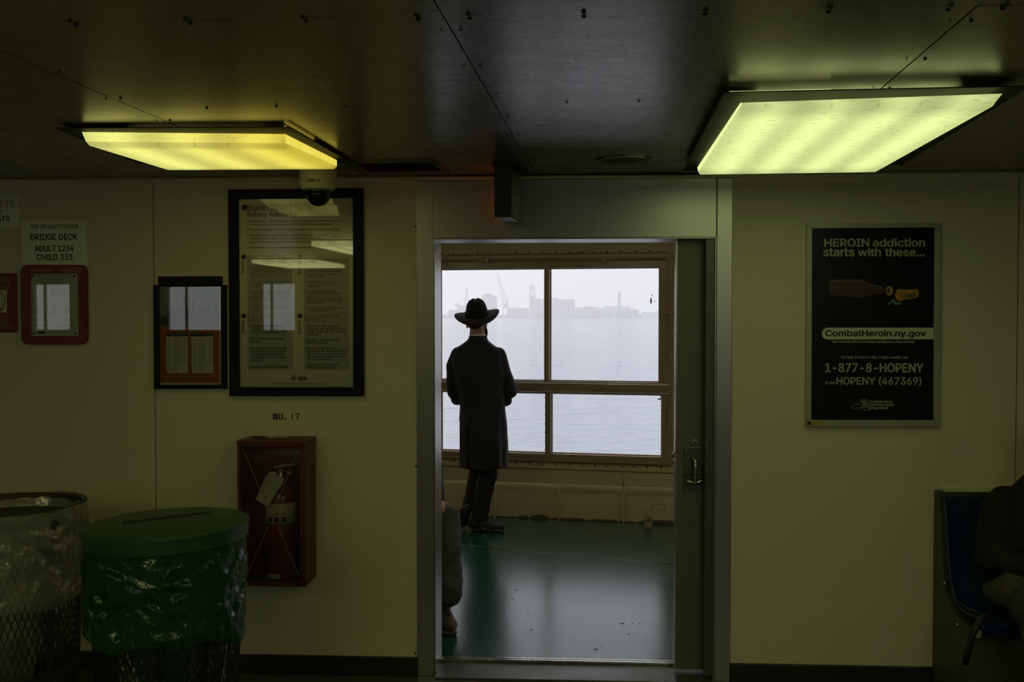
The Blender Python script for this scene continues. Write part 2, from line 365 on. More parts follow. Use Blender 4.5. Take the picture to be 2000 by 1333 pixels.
# lettering: requests are collected and turned into flat mesh print at the end
TEXTS = []
def text(parent, s, org, xv, zv, m, bold=0.0, F=None, name='lettering', shear=0.0, fit=True):
    TEXTS.append((parent, s, Vector(org), Vector(xv), Vector(zv), m, bold, F, name, shear))
def wtext(parent, s, x0, y0, x1, y1, m, bold=0.0, off=0.02, name='lettering', shear=0.0):
    a = WU(x0, y1, off); b = WU(x1, y1, off); c = WU(x0, y0, off)
    a.y = b.y = c.y = -off
    text(parent, s, a, Vector((b.x-a.x, 0, 0)), Vector((0, 0, c.z-a.z)), m, bold, None, name, shear)
GLYPH = {}
def outline_fill(me):
    # fills lettering outlines: every outer loop with the holes inside it
    nb = {}
    for e in me.edges:
        a, b = e.vertices; nb.setdefault(a, []).append(b); nb.setdefault(b, []).append(a)
    seen = set(); loops = []
    for st_ in range(len(me.vertices)):
        if st_ in seen or st_ not in nb: continue
        lp = [st_]; seen.add(st_); cur = st_
        while True:
            nx = [q for q in nb[cur] if q not in seen]
            if not nx: break
            cur = nx[0]; seen.add(cur); lp.append(cur)
        if len(lp) > 2: loops.append([me.vertices[q].co.copy() for q in lp])
    def par(p, L):
        c = False; n = len(L)
        for k in range(n):
            a, b = L[k], L[k-1]
            if (a.y > p.y) != (b.y > p.y) and p.x < (b.x-a.x)*(p.y-a.y)/(b.y-a.y)+a.x: c = not c
        return c
    bb = [(min(v.x for v in L), max(v.x for v in L), min(v.y for v in L), max(v.y for v in L)) for L in loops]
    inside = []
    for k, L in enumerate(loops):
        p = L[0]*0.5+L[1]*0.5
        inside.append([q for q in range(len(loops)) if q != k and bb[q][0] < bb[k][0] and bb[q][1] > bb[k][1] and bb[q][2] < bb[k][2] and bb[q][3] > bb[k][3] and par(p, loops[q])])
    V = []; Fc = []
    for k, L in enumerate(loops):
        if len(inside[k]) % 2: continue
        polys = [L]+[loops[q] for q in range(len(loops)) if k in inside[q] and len(inside[q]) == len(inside[k])+1]
        b = len(V); fl = [v for P_ in polys for v in P_]; V += fl; Fc += [tuple(b+i_ for i_ in tri) for tri in tessellate_polygon(polys)]
    return V, Fc
def outline(txt, fnt, r_):
    cu = bpy.data.curves.new('t', 'FONT'); cu.body = txt; cu.fill_mode = 'NONE'; cu.resolution_u = r_
    if fnt: cu.font = fnt
    o = bpy.data.objects.new('t', cu); COL.objects.link(o); return o
def glyph_mesh(txt, fnt, r_=3):
    o = outline(txt, fnt, r_); cu = o.data; bpy.context.view_layer.update()
    me = bpy.data.meshes.new_from_object(o.evaluated_get(bpy.context.evaluated_depsgraph_get())); r = outline_fill(me)
    bpy.data.meshes.remove(me); bpy.data.objects.remove(o); bpy.data.curves.remove(cu); return r
def width(vs): return max(v.x for v in vs)-min(v.x for v in vs)
def layout(txt, fnt):
    if 'HH' not in GLYPH: GLYPH['HH'] = width(glyph_mesh('HH', fnt)[0])
    x = 0; V = []; Fc = []
    for ch in txt:
        if ch not in GLYPH:
            adv = width(glyph_mesh('H'+ch+'H', fnt)[0])-GLYPH['HH']
            GLYPH[ch] = (([], []) if ch == ' ' else glyph_mesh(ch, fnt))+(adv,)
        vs, fs, adv = GLYPH[ch]; b = len(V); V += [Vector((v.x+x, v.y, 0)) for v in vs]; Fc += [tuple(b+i for i in f) for f in fs]; x += adv
    return V, Fc
def flush_texts():
    try: fnt = bpy.data.fonts.load(bpy.utils.resource_path('LOCAL')+'/datafiles/fonts/Inter.woff2')   # Blender's own interface typeface
    except Exception: fnt = None
    obs = []; res = {}
    for t in TEXTS:
        if t[1] in res: continue
        if all(ord(ch) < 256 for ch in t[1]): res[t[1]] = layout(t[1], fnt); continue
        o = outline(t[1], fnt, 1); obs.append(o); res[t[1]] = o
    bpy.context.view_layer.update(); dg = bpy.context.evaluated_depsgraph_get()
    for k_, o in list(res.items()):
        if isinstance(o, bpy.types.Object):
            me = bpy.data.meshes.new_from_object(o.evaluated_get(dg)); res[k_] = outline_fill(me); bpy.data.meshes.remove(me)
    groups = {}
    for t in TEXTS:
        V, fs_ = res[t[1]]
        if not V: continue
        x0, x1, y0, y1 = min(v.x for v in V), max(v.x for v in V), min(v.y for v in V), max(v.y for v in V); w = max(1e-4, x1-x0); h = max(1e-4, y1-y0)
        key = (t[0].name, t[8], t[5]); g = groups.setdefault(key, (t[0], t[7], MB()))
        b = t[6]*t[4].length*1.3; sh = [(0, 0)] if b <= 0 else [(-b, 0), (b, 0)]+([(0, -b*.7), (0, b*.7)] if t[6] > 0.02 else [])   # heavier strokes: the print struck twice, a hair apart
        ux = t[3].normalized(); uz = t[4].normalized()
        for (sx_, sz_) in sh: g[2].add([t[2]+t[3]*((v.x-x0)/w)+t[4]*((v.y-y0)/h)+ux*sx_+uz*sz_ for v in V], fs_)
    for o in obs: cu = o.data; bpy.data.objects.remove(o); bpy.data.curves.remove(cu)
    for (rn, nm, m), (r, F, mb) in groups.items():
        PF, base = ROOT[r.name]; M = (PF @ Matrix.Translation(base)).inverted() @ (F or PF)
        me = bpy.data.meshes.new(nm); me.from_pydata([M @ v for v in mb.v], [], mb.f); me.materials.append(MATS[m])
        o = bpy.data.objects.new(nm, me); COL.objects.link(o); o.parent = r
def rect(mb, x0, x1, z0, z1, y, th=0.001): return mb.box(x0, x1, y-th, y, z0, z1)
def wrect(mb, px0, py0, px1, py1, off, th=0.001):
    a = WU(px0, py1, off); b = WU(px1, py0, off); return mb.box(a.x, b.x, -off, -off+th, a.z, b.z)
# ---------------------------------------------------------------- the cabin shell
def inter(u, F): return F @ Vector(u)
T = 0.20                                   # thickness of the cabin wall
uL = WU(848, 800).x; uR = WU(1397, 800).x; zT = WU(1000, 465.5).z
pL = WU(815, 800).x; pR = WU(1429, 600).x
PF_ = 0.006                                # panels stand this far off the wall backing
m = MB(); m.box(-8, uL, 0, T, 0, CEIL); m.box(uR, 6, 0, T, 0, CEIL); m.box(uL, uR, 0, T, zT, CEIL)
wall = struct('wall_front', m, 'base_black', WM)
seamL = WU(303, 700).x; seamR = WU(1988, 500).x
zB0 = 0.085
for x0, x1 in [(-8, -6.0), (-5.996, -4.2), (-4.196, seamL-1.22), (seamL-1.216, seamL-0.002), (seamL+0.002, pL), (pR, seamR-0.002), (seamR+0.002, seamR+1.2), (seamR+1.204, 6)]:
    part('wall_panel', MB().box(x0, x1, -PF_, 0, zB0, CEIL), 'wall_paint', wall, WM, bevel=0.0012)
m = MB(); m.box(-8, pL, -0.022, 0, 0, zB0); m.box(pR, 6, -0.022, 0, 0, zB0)
struct('baseboard_front', m, 'base_black', WM, bevel=0.003)
pts = [(-8+0.25*i, -0.008, CEIL-0.012+0.0035*noise.noise(Vector((i*0.9, 3, 1)))) for i in range(57)]
struct('trim_1', MB().tube(pts, 0.009, 8), 'wall_paint', WM, smooth=True)
# door frame: stainless posts, head plate, jamb linings
fr = thing('trim_2', ((uL+uR)/2, 0, 0), WM, kind='structure')
part('post', MB().box(pL, uL-0.001, -0.014, 0.0, 0, CEIL-0.02), 'stainless', fr, bevel=0.003)
part('post', MB().box(uR+0.001, pR, -0.014, 0.0, 0, CEIL-0.02), 'stainless', fr, bevel=0.003)
part('head_plate', MB().box(uL+0.001, uR-0.001, -0.013, 0.0, zT, CEIL-0.02), 'stainless', fr, bevel=0.002)
part('jamb_lining', MB().box(uL-0.0, uL+0.006, -0.012, T+0.012, 0, zT), 'stainless', fr, bevel=0.001)
part('jamb_lining', MB().box(uR-0.006, uR, -0.012, T+0.012, 0, zT), 'stainless', fr, bevel=0.001)
part('head_lining', MB().box(uL, uR, -0.010, T+0.012, zT-0.006, zT), 'stainless', fr, bevel=0.001)
part('jamb_stop', MB().box(uR-0.045, uR-0.006, 0.0, 0.03, 0.02, zT-0.006), 'dark_steel', fr, bevel=0.002)
# sill with its two running tracks
sl = thing('trim_3', ((uL+uR)/2, 0, 0), WM, kind='structure')
part('sill_plate', MB().box(uL+0.006, uR-0.006, -0.05, T+0.02, 0.0, 0.010), 'dark_steel', sl, bevel=0.003)
part('sill_track', MB().box(uL+0.006, uR-0.006, 0.155, 0.170, 0.010, 0.024), 'track_steel', sl, bevel=0.003)
part('sill_track', MB().box(uL+0.006, uR-0.006, 0.190, 0.204, 0.010, 0.020), 'track_steel', sl, bevel=0.003)
# sliding door leaf, run back into the right-hand side of the opening
dl = OM  # (frame of the hull wall, kept for later)
lx0 = WU(1320, 900, -0.07).x; lx1 = uR-0.008
door = thing('door_1', ((lx0+lx1)/2, 0.09, 0.02), WM, kind='structure')
part('leaf', MB().box(lx0, uR+0.001, 0.068, 0.108, 0.026, zT-0.008), 'door_steel', door, bevel=0.002)
part('edge_strip', MB().box(lx0-0.004, lx0+0.004, 0.064, 0.112, 0.026, zT-0.010), 'stainless', door, bevel=0.001)
part('frame_strip', MB().box(WU(1385, 900, -0.06).x, uR-0.006, 0.055, 0.068, 0.026, zT-0.008), 'dark_steel', door, bevel=0.002)
def dp(px, py, off): return WU(px, py, -0.068+off)
a = dp(1335, 959, 0.004); b = dp(1377, 874, 0.004)
lp = part('lock_plate', MB().box(a.x, b.x, 0.060, 0.068, a.z, b.z), 'dark_steel', door, bevel=0.0015)
part('plate_lip', MB().box(a.x, b.x, 0.056, 0.061, b.z-0.003, b.z+0.001), 'chrome', lp)
m = MB()
for px, py in ((1340, 846), (1373, 846), (1340, 879), (1373, 879), (1340, 900), (1373, 900), (1340, 954), (1373, 954)):
    q = dp(px, py, 0.01); m.ball((q.x, 0.062, q.z), (0.0045, 0.004, 0.0045), 8, 6)
part('screw', m, 'chrome', lp, smooth=True, kind='stuff')
c = dp(1355.5, 862, 0.01)
k = part('thumb_turn', MB().cyl((c.x, 0.068, c.z), (c.x, 0.056, c.z), 0.017, 0.015, 24), 'chrome', door, smooth='auto')
part('thumb_piece', MB().tube([(c.x-0.006, 0.045, c.z+0.011), (c.x, 0.043, c.z), (c.x+0.006, 0.045, c.z-0.013)], [0.004, 0.006, 0.003], 10), 'chrome', k, smooth=True)
c = dp(1356, 898, 0.01); cb = dp(1356.5, 944, 0.01)
h = part('door_handle', MB().tube([(c.x-0.006, 0.066, c.z+0.004), (c.x-0.004, 0.035, c.z+0.006), (c.x+0.001, 0.022, c.z-0.003), (c.x+0.001, 0.020, c.z-0.03), (c.x, 0.020, cb.z+0.02), (c.x+0.001, 0.022, cb.z+0.004), (c.x+0.001, 0.026, cb.z-0.008)],
      [0.013, 0.009, 0.0085, 0.0085, 0.0085, 0.0075, 0.0035], 14), 'chrome', door, smooth=True)
a = dp(1340, 941, 0.01); b = dp(1373, 936, 0.01); mdx = (a.x+b.x)/2
part('handle_catch', MB().tube([(a.x-0.004, 0.05, a.z+0.012), (a.x+0.01, 0.044, a.z+0.002), (mdx, 0.040, a.z-0.005), (b.x-0.01, 0.044, a.z+0.003), (b.x+0.003, 0.05, a.z+0.014)], [0.006, 0.007, 0.007, 0.007, 0.006], 10), 'chrome', h, smooth=True)
part('handle_catch', MB().tube([(a.x-0.004, 0.058, a.z+0.024), (a.x+0.012, 0.054, a.z+0.017), (mdx, 0.052, a.z+0.014), (b.x-0.012, 0.054, a.z+0.018), (b.x+0.003, 0.058, a.z+0.027)], [0.006, 0.006, 0.006, 0.006, 0.006], 10), 'dark_steel', h, smooth=True)
c = WU(1319, 890, -0.07)
part('edge_knob', MB().ball((lx0-0.006, 0.088, c.z), (0.010, 0.012, 0.014), 12, 8), 'chrome', door, smooth=True)
# floor of the cabin, floor of the promenade
def W3(u, y, z): return WM @ Vector((u, y, z))
def O3(u, y, z): return OM @ Vector((u, y, z))
m = MB(); m.prism([W3(-8.2, 0.1, -0.1), W3(6.2, 0.1, -0.1), (6.2, -4.0, -0.1), (-8.2, -4.0, -0.1)], (0, 0, 0.1))
struct('floor', m, 'cabin_floor')
m = MB(); m.prism([W3(-9, 0.1, -0.1), W3(6.2, 0.1, -0.1), O3(6, 0.02, -0.1), O3(-9, 0.02, -0.1)], (0, 0, 0.1))
dk = struct('floor', m, 'deck_green')
# weld seam running across the promenade deck, and dark chips in its paint
sA = onZ(960, 1071, 0.0); sB = onZ(1320, 1104, 0.0)
part('weld_seam', MB().tube([sA+(sA-sB)*2+Vector((0, 0, -0.004)), sB+(sB-sA)*2+Vector((0, 0, -0.004))], 0.007, 8), 'deck_green', dk, F=I4, smooth=True)
m = MB(); rr = random.Random(3)
for px, py, w in [(1001, 1170, 9), (1215, 1218, 12), (1164, 1269, 12), (1038, 1231, 7), (1236, 1218, 5), (1259, 1182, 4), (1228, 1239, 5), (1072, 1301, 5), (1250, 1218, 5), (1175, 1263, 4), (1031, 1202, 5), (1009, 1153, 6), (1180, 1192, 4), (1010, 1282, 4)]:
    c = onZ(px, py, 0.0006); r_ = w*0.0012
    m.prism([(c.x+r_*math.cos(a)*rr.uniform(.7, 1.2), c.y+r_*0.8*math.sin(a)*rr.uniform(.7, 1.2), 0.0002) for a in [2*PI*i/8 for i in range(8)]], (0, 0, 0.0008))
part('paint_chip', m, 'base_black', dk, F=I4, kind='stuff')
# side and back walls of the cabin (with the windows that show in the poster glass)
struct('wall_left', MB().box(-8.3, -8.2, -4.0, 5.2, 0, CEIL), 'back_panel')
struct('wall_right', MB().box(6.2, 6.3, -4.0, 4.4, 0, CEIL), 'back_panel')
m = MB(); holes = [(-7.3, -6.75), (-5.45, -4.55), (-4.17, -3.68), (1.2, 2.4)]; x = -8.3; BY = -3.6
for h0, h1 in holes:
    m.box(x, h0, BY-0.08, BY, 0, CEIL); m.box(h0, h1, BY-0.08, BY, 0, 1.42); m.box(h0, h1, BY-0.08, BY, 2.08, CEIL); x = h1
m.box(x, 6.3, BY-0.08, BY, 0, CEIL)
struct('wall_back', m, 'back_panel')
for i, (h0, h1) in enumerate(holes):
    w = thing('window_%d' % (10+i), ((h0+h1)/2, BY-0.04, 1.42), I4, kind='structure')
    m = MB(); m.ring([(h0, 0, 1.42), (h1, 0, 1.42), (h1, 0, 2.08), (h0, 0, 2.08)], [(h0+.03, 0, 1.45), (h1-.03, 0, 1.45), (h1-.03, 0, 2.05), (h0+.03, 0, 2.05)], (0, -0.05, 0))
    m.v = [v+Vector((0, BY-0.01, 0)) for v in m.v]
    part('window_frame', m, 'window_paint', w)
    part('pane', MB().box(h0+.03, h1-.03, BY-0.04, BY-0.036, 1.45, 2.05), 'window_glass', w)
    part('mullion', MB().box(h0+(h1-h0)*0.3-0.015, h0+(h1-h0)*0.3+0.015, BY-0.05, BY-0.02, 1.45, 2.05), 'window_paint', w)
# ---------------------------------------------------------------- ceiling: backing, metal panels with open joints, screws
m = MB(); m.prism([W3(-8.6, 0.21, CEIL+0.006), W3(6.6, 0.21, CEIL+0.006), (6.6, -4.2, CEIL+0.006), (-8.6, -4.2, CEIL+0.006)], (0, 0, 0.08))
ceil = struct('ceiling', m, 'base_black')
A1 = onZ(865, 32, CEIL); A2 = onZ(994, 252, CEIL); B1 = onZ(15, 105, CEIL); B2 = onZ(330, 242, CEIL)
dd = (A2-A1).normalized(); cc = Vector((math.cos(math.radians(-3.4)), math.sin(math.radians(-3.4)), 0))
P0 = onZ(865, 31, CEIL)
# width between the two fore-and-aft joints along cc
def along(p, q):    # distance along cc from joint through p to joint through q
    d = q-p; den = cc.x*dd.y-cc.y*dd.x; return (d.x*dd.y-d.y*dd.x)/den
wP = along(A1, B1); wP = abs(wP)
grid = lambda i, t: P0 + cc*(i*wP) + dd*t
def ceil_y(u):      # where the ceiling meets the wall, along dd
    p = grid(u, 0); n = WM.to_3x3() @ Vector((0, 1, 0)); o = WM @ Vector((0, 0, 0)); return (o-p).dot(n)/dd.dot(n)
g = 0.0016
for i in range(-6, 5):
    for (t0, t1) in [(-5.2, -2.6), (-2.6, 0.0), (0.0, None)]:
        c0 = grid(i, 0); q = []
        for (ii, tt) in ((i, t0), (i+1, t0), (i+1, t1), (i, t1)):
            if tt is None: tt = ceil_y(ii)-0.001
            p = grid(ii, tt); q.append(p)
        q[0] = q[0]+cc*g+dd*g; q[1] = q[1]-cc*g+dd*g; q[2] = q[2]-cc*g-dd*g; q[3] = q[3]+cc*g-dd*g
        if max(v.x for v in q) < -8.1 or min(v.x for v in q) > 6.1 or max(v.y for v in q) < -3.5: continue
        tl = random.Random(i*7+int((t0)*3)); dz = tl.uniform(0, 0.002)
        part('ceiling_panel', MB().prism([(v.x, v.y, CEIL+dz) for v in q], (0, 0, 0.004)), 'ceiling_metal', ceil, I4)
m = MB()
def cscrew(p, r=0.0045, h=0.003): m.lathe([(r, 0), (r*0.9, -h*0.6), (r*0.45, -h)], (p.x, p.y, CEIL), 10)
for i in range(-4, 4):
    for t in (0.10, 0.42, 0.74, 1.06, 1.38, 1.70, 2.02):
        if t < ceil_y(i)-0.1:
            cscrew(grid(i, t)+cc*0.022); cscrew(grid(i, t)-cc*0.022, 0.003, 0.002)
    for f in (0.05, 0.27, 0.5, 0.73, 0.95):
        cscrew(grid(i+f, 0)+dd*0.012, 0.0055, 0.006); cscrew(grid(i+f, 0)-dd*0.012, 0.005, 0.004)
for px, py in [(1107, 199), (1248, 197), (540, 208), (676, 208), (404, 211), (1170, 308)]: cscrew(onZ(px, py, CEIL))
part('ceiling_screw', m, 'black_matt', ceil, I4, kind='stuff')
# ---------------------------------------------------------------- lamps
def lamp(label, zb, zt, zf, bot, top, fl, m_, glow):
    B = [onZ(*p, zb) for p in bot]; Tq = [onZ(*p, zt) for p in top]; Fq = [onZ(*p, zf) for p in fl]
    c = sum(B, Vector())/4; t = thing('ceiling_light', (c.x, c.y, CEIL), I4, label, 'ceiling light', 'fluorescent ceiling lights')
    # order of corners: near left, near right, far right, far left
    me = bpy.data.meshes.new('diffuser'); vs = [Vector(v)-Vector((c.x, c.y, CEIL)) for v in B+Tq]
    def mixq(a, b, f): return a*(1-f)+b*f
    ins = 0.012; cen = sum(vs[:4], Vector())/4
    low = [v+(cen-v).normalized()*ins for v in vs[:4]]; up = [v+Vector((0, 0, ins)) for v in vs[:4]]
    allv = low+up+vs[4:]
    f = [(3, 2, 1, 0)]; uv = [[(0, 1), (1, 1), (1, 0), (0, 0)]]
    for k in range(4):
        j = (k+1) % 4
        U = {0: (0, 0), 1: (1, 0), 2: (1, 1), 3: (0, 1)}
        f.append((k, j, 4+j, 4+k)); uv.append([U[k], U[j], U[j], U[k]])
        f.append((4+k, 4+j, 8+j, 8+k))
        va, vb = (0.05, 0.015) if m_ == 'lamp_right' else (0.2, 0.3)
        if k in (0, 2): uv.append([(U[k][0]*0.94+0.03, va), (U[j][0]*.94+0.03, va), (U[j][0]*.94+.03, vb), (U[k][0]*.94+.03, vb)])
        else:
            uu = 0.12 if U[k][0] == 0 else 0.88
            uv.append([(uu, 0.3), (uu, 0.7), (uu, 0.7), (uu, 0.3)])
    me.from_pydata(allv, [], f); ul = me.uv_layers.new(name='UVMap'); n = 0
    for fi, p in enumerate(me.polygons):
        for k, li in enumerate(p.loop_indices): ul.data[li].uv = uv[fi][k]
    me.materials.append(MATS[m_])
    part('diffuser', None, None, t, mesh=me)
    # trim flange
    mid = sum(Fq, Vector())/4
    inn = [Vector((v.x, v.y, zf)) for v in Tq]
    mb = MB(); mb.ring(Fq, [i_+(mid-i_).normalized()*0.14 for i_ in inn], (0, 0, 0.003)); part('trim_flange', mb, 'lamp_trim', t)
    # inner lip of the lens that glows through the open gap over the flange
    for (k, f0, f1, ins_) in glow:
        a = Fq[k]; b = Fq[(k+1) % 4]; p = a*(1-f0)+b*f0; q = a*(1-f1)+b*f1; nrm = (mid-(a+b)/2); nrm.z = 0; nrm.normalize()
        p = p+nrm*ins_; q = q+nrm*ins_; p.z = q.z = zf+0.003
        part('light_gap', MB().prism([p, q, q+nrm*0.006, p+nrm*0.006], (0, 0, 0.0045)), m_+'_lip', t)
    return t
mat('lamp_right_lip', (0.2, 0.2, 0.1), emit=(0.62, 0.70, 0.25), estr=1.0); mat('lamp_left_lip', (0.2, 0.2, 0.1), emit=(0.72, 0.56, 0.08), estr=1.1)
lamp('large ceiling light with pale green glowing lens, above the black poster', 2.21, 2.235, 2.252,
     [(1450, 211), (1946, 206), (1711, 337), (1364, 342)], [(1446, 201), (1958, 183), (1730, 322), (1362, 327)],
     [(1414, 181.5), (2012, 169), (1762, 322), (1334, 334)], 'lamp_right', [(0, 0.02, 0.36, 0.015)])
lamp('shorter ceiling light with yellow glowing lens, above the safety notice', 2.215, 2.257, 2.263,
     [(168, 284), (558, 287), (658, 331), (326, 333)], [(160, 258), (557, 262), (658, 313), (318, 315)],
     [(108, 251), (566, 249), (688, 319), (270, 320)], 'lamp_left', [(1, 0.02, 0.42, 0.018)])
# unseen fill lights added behind the camera, stronger than the two in view
for x, y, lb_ in ((-4.6, 0.3, 'leftmost'), (-1.7, 0.3, 'second from left'), (1.6, 0.2, 'third from left'), (4.4, 0.1, 'rightmost'), (-3.2, -2.3, 'rear left'), (1.0, -2.3, 'rear right')):
    t = thing('ceiling_light', (x, y, CEIL), I4, 'added unseen fill light with glowing lens behind the viewer, '+lb_+' one', 'ceiling light', 'fluorescent ceiling lights')
    me = bpy.data.meshes.new('diffuser'); w, d = 0.35, 0.62
    vs = [(-w, -d, -.06), (w, -d, -.06), (w, d, -.06), (-w, d, -.06), (-w, -d, -.02), (w, -d, -.02), (w, d, -.02), (-w, d, -.02)]
    me.from_pydata(vs, [], [(3, 2, 1, 0), (0, 1, 5, 4), (1, 2, 6, 5), (2, 3, 7, 6), (3, 0, 4, 7)]); ul = me.uv_layers.new(name='UVMap')
    for p in me.polygons:
        for li in p.loop_indices:
            v = me.vertices[me.loops[li].vertex_index].co; ul.data[li].uv = ((v.x+w)/(2*w), (v.y+d)/(2*d))
    me.materials.append(MATS['lamp_back_fill']); part('diffuser', None, None, t, mesh=me)
    mb = MB(); o_ = [(x-w-.08, y-d-.08, CEIL-.02), (x+w+.08, y-d-.08, CEIL-.02), (x+w+.08, y+d+.08, CEIL-.02), (x-w-.08, y+d+.08, CEIL-.02)]
    mb.ring(o_, [(x-w, y-d, CEIL-.02), (x+w, y-d, CEIL-.02), (x+w, y+d, CEIL-.02), (x-w, y+d, CEIL-.02)], (0, 0, 0.012)); part('trim_flange', mb, 'dark_steel', t)
# air vent in the ceiling
vq = [onZ(662, 317.6, CEIL-0.006), onZ(845, 314, CEIL-0.006), onZ(879.5, 337, CEIL-0.006), onZ(707, 340.5, CEIL-0.006)]
vi = [onZ(694, 320.5, CEIL-0.006), onZ(838, 317.5, CEIL-0.006), onZ(862, 333.5, CEIL-0.006), onZ(722, 336, CEIL-0.006)]
vc = sum(vq, Vector())/4
vt = thing('air_vent', (vc.x, vc.y, CEIL), I4, 'dark slatted air vent in the ceiling beside the yellow light', 'air vent')
part('vent_frame', MB().ring(vq, vi, (0, 0, 0.006)), 'dark_steel', vt, bevel=0.0)
part('vent_back', MB().prism([v+Vector((0, 0, 0.0045)) for v in vi], (0, 0, 0.001)), 'black_matt', vt)
for k in range(6):
    f = (k+0.5)/6; a = vi[0].lerp(vi[3], f); b = vi[1].lerp(vi[2], f)
    part('slat', MB().tube([a+Vector((0, 0, 0.0015)), b+Vector((0, 0, 0.0015))], [(0.008, 0.0012)]*2, 6, side=(0, 0.8, 0.6)), 'dark_steel', vt)
# round flush cover plate
c = onZ(1218, 313, CEIL)
sp_ = thing('ceiling_plate', (c.x, c.y, CEIL), I4, 'round flush cover plate in the ceiling above the doorway', 'cover plate')
part('cover', MB().lathe([(0.108, 0.0), (0.108, -0.003), (0.100, -0.005), (0.0, -0.005)], (c.x, c.y, CEIL), 48), 'dark_steel', sp_, smooth='auto')
part('rim', MB().lathe([(0.112, 0.0), (0.112, -0.004), (0.106, -0.006), (0.104, -0.004)], (c.x, c.y, CEIL), 48), 'stainless', sp_, smooth='auto')
for dx, w in ((-0.045, 0.03), (0.03, 0.02), (0.0, 0.01)):
    part('slot', MB().box(c.x+dx-w, c.x+dx+w, c.y-0.02-dx*0.3, c.y+0.015-dx*0.3, CEIL-0.0065, CEIL-0.005), 'black_matt', sp_, bevel=0.001)
# exit sign hanging end-on, its lit red face turned away to the left
e0 = onY(965.5, 400, 4.12); e1 = onY(998, 400, 4.12); zb = onY(980, 424, 4.12).z
EF = Matrix.Translation(((e0.x+e1.x)/2, 4.12, 0)) @ Matrix.Rotation(math.radians(-10), 4, 'Z'); hw = (e1.x-e0.x)/2
ex = thing('exit_sign', (0, 0.11, zb), EF, 'black box sign hanging end-on from the ceiling above the doorway', 'exit sign')
part('housing', MB().box(-hw, hw, 0, 0.24, zb, CEIL-0.012), 'black_matt', ex, bevel=0.003)
part('mounting_plate', MB().box(-hw-0.008, hw+0.03, -0.01, 0.26, CEIL-0.012, CEIL), 'black_matt', ex, bevel=0.002)
part('side_panel', MB().box(hw, hw+0.002, 0.006, 0.234, zb+0.006, CEIL-0.02), 'dark_steel', ex)
part('bottom_plate', MB().box(-hw+0.004, hw-0.004, 0.004, 0.236, zb-0.003, zb), 'stainless', ex, bevel=0.001)
part('screw', MB().ball((0, 0.03, zb-0.004), 0.004, 8, 6), 'chrome', ex)
part('face', MB().box(-hw-0.002, -hw, 0.006, 0.234, zb+0.01, CEIL-0.024), 'black_gloss', ex)
text(ex, 'EXIT', (-hw-0.0035, 0.222, zb+0.05), (0, -0.205, 0), (0, 0, 0.125), 'exit_red', 0.02, name='exit_letters')
# dome camera
c = onY(621.5, 350, 4.22)
cv = thing('dome_camera', (c.x, 4.22, CEIL), I4, 'cream dome security camera on the ceiling below the yellow light', 'security camera')
def zc(py): return onY(621, py, 4.22).z
part('base', MB().lathe([(0.0, CEIL), (0.079, CEIL), (0.079, zc(352)), (0.077, zc(363)), (0.066, zc(371)), (0.052, zc(373)), (0.0, zc(373))], (c.x, 4.22, 0), 40), 'cctv_cream', cv, smooth='auto')
rd = 0.052
part('dome', MB().lathe([(rd*math.cos(a), zc(379)-(zc(379)-zc(403.5))*math.sin(a)) for a in [PI/2*i/10 for i in range(11)]], (c.x, 4.22, 0), 32), 'smoked_dome', cv, smooth=True)
part('dome_collar', MB().lathe([(rd, zc(371)), (rd+0.002, zc(374)), (rd, zc(379))], (c.x, 4.22, 0), 32), 'black_gloss', cv, smooth=True)
part('camera_core', MB().ball((c.x, 4.22, zc(380)), (0.036, 0.036, 0.04), 20, 12), 'black_matt', cv, smooth=True)
q0 = onY(603, 361, 4.14); q1 = onY(633, 354.5, 4.14)
text(cv, 'CAM 26', (c.x-0.034, 4.22-0.0795, zc(360.5)), (0.058, 0, 0), (0, 0, 0.013), 'ink_black', 0.02)
mat('deck_fill', (0.5, 0.4, 0.3), emit=(1.0, 0.84, 0.56), estr=9.0)
# ---------------------------------------------------------------- hull side of the promenade
YF = 0.05                                     # upper plating stands in front of the lower plating
def ou(px, py=740): return OU(px, py, YF).x
def ozz(px, py): return OU(px, py, YF).z
PM0, PM1 = ou(1063), ou(1073); PR = ou(1287); FRX = ou(1310)
pw = PR-PM1; PLX = PM0-pw; FLX = PLX-(FRX-PR); WW = FRX-FLX
zt0 = ozz(1180, 523); zm1 = ozz(1180, 746.5); zm0 = ozz(1180, 770.5); zb0 = ozz(1180, 890); zs = ozz(1180, 903); zf1 = ozz(1180, 504)
zbeam1 = ozz(1180, 924); zbeam0 = ozz(1180, 947); PITCHW = WW+0.42
m = MB(); m.box(-9, 7, -YF, -YF+0.012, zf1, CEIL+0.3); m.box(-9, 7, -YF, -YF+0.012, zbeam0, zs)
for k in range(-3, 3):
    m.box(FRX+PITCHW*k, FLX+PITCHW*(k+1), -YF, -YF+0.012, zs, zf1)
m.box(-9, 7, 0.0, 0.012, 0, zbeam0+0.02)
hw_ = struct('wall_hull', m, 'hull_paint', OM)
part('stringer_beam', MB().box(-9, 7, -YF-0.045, -YF, zbeam0, zbeam1), 'hull_paint', hw_, OM, bevel=0.004)
part('top_angle', MB().box(-9, 7, -YF-0.012, -YF, ozz(1180, 480), ozz(1180, 483)), 'hull_paint', hw_, OM, bevel=0.002)
part('weld_bead', MB().tube([(-9+0.1*i, -YF-0.002, ozz(1180, 920.5)+0.002*noise.noise(Vector((i*1.7, 0, 0)))) for i in range(161)], 0.004, 6), 'rivet_rust', hw_, OM, smooth=True)
r0 = OU(1092, 985).x; r1 = OU(1219, 985).x; st = r1-r0
for k in range(-12, 9):
    x = r0+k*st; part('stiffener', MB().box(x-0.005, x+0.005, -0.055, 0.0, 0.0, zbeam0), 'hull_paint', hw_, OM, bevel=0.001)
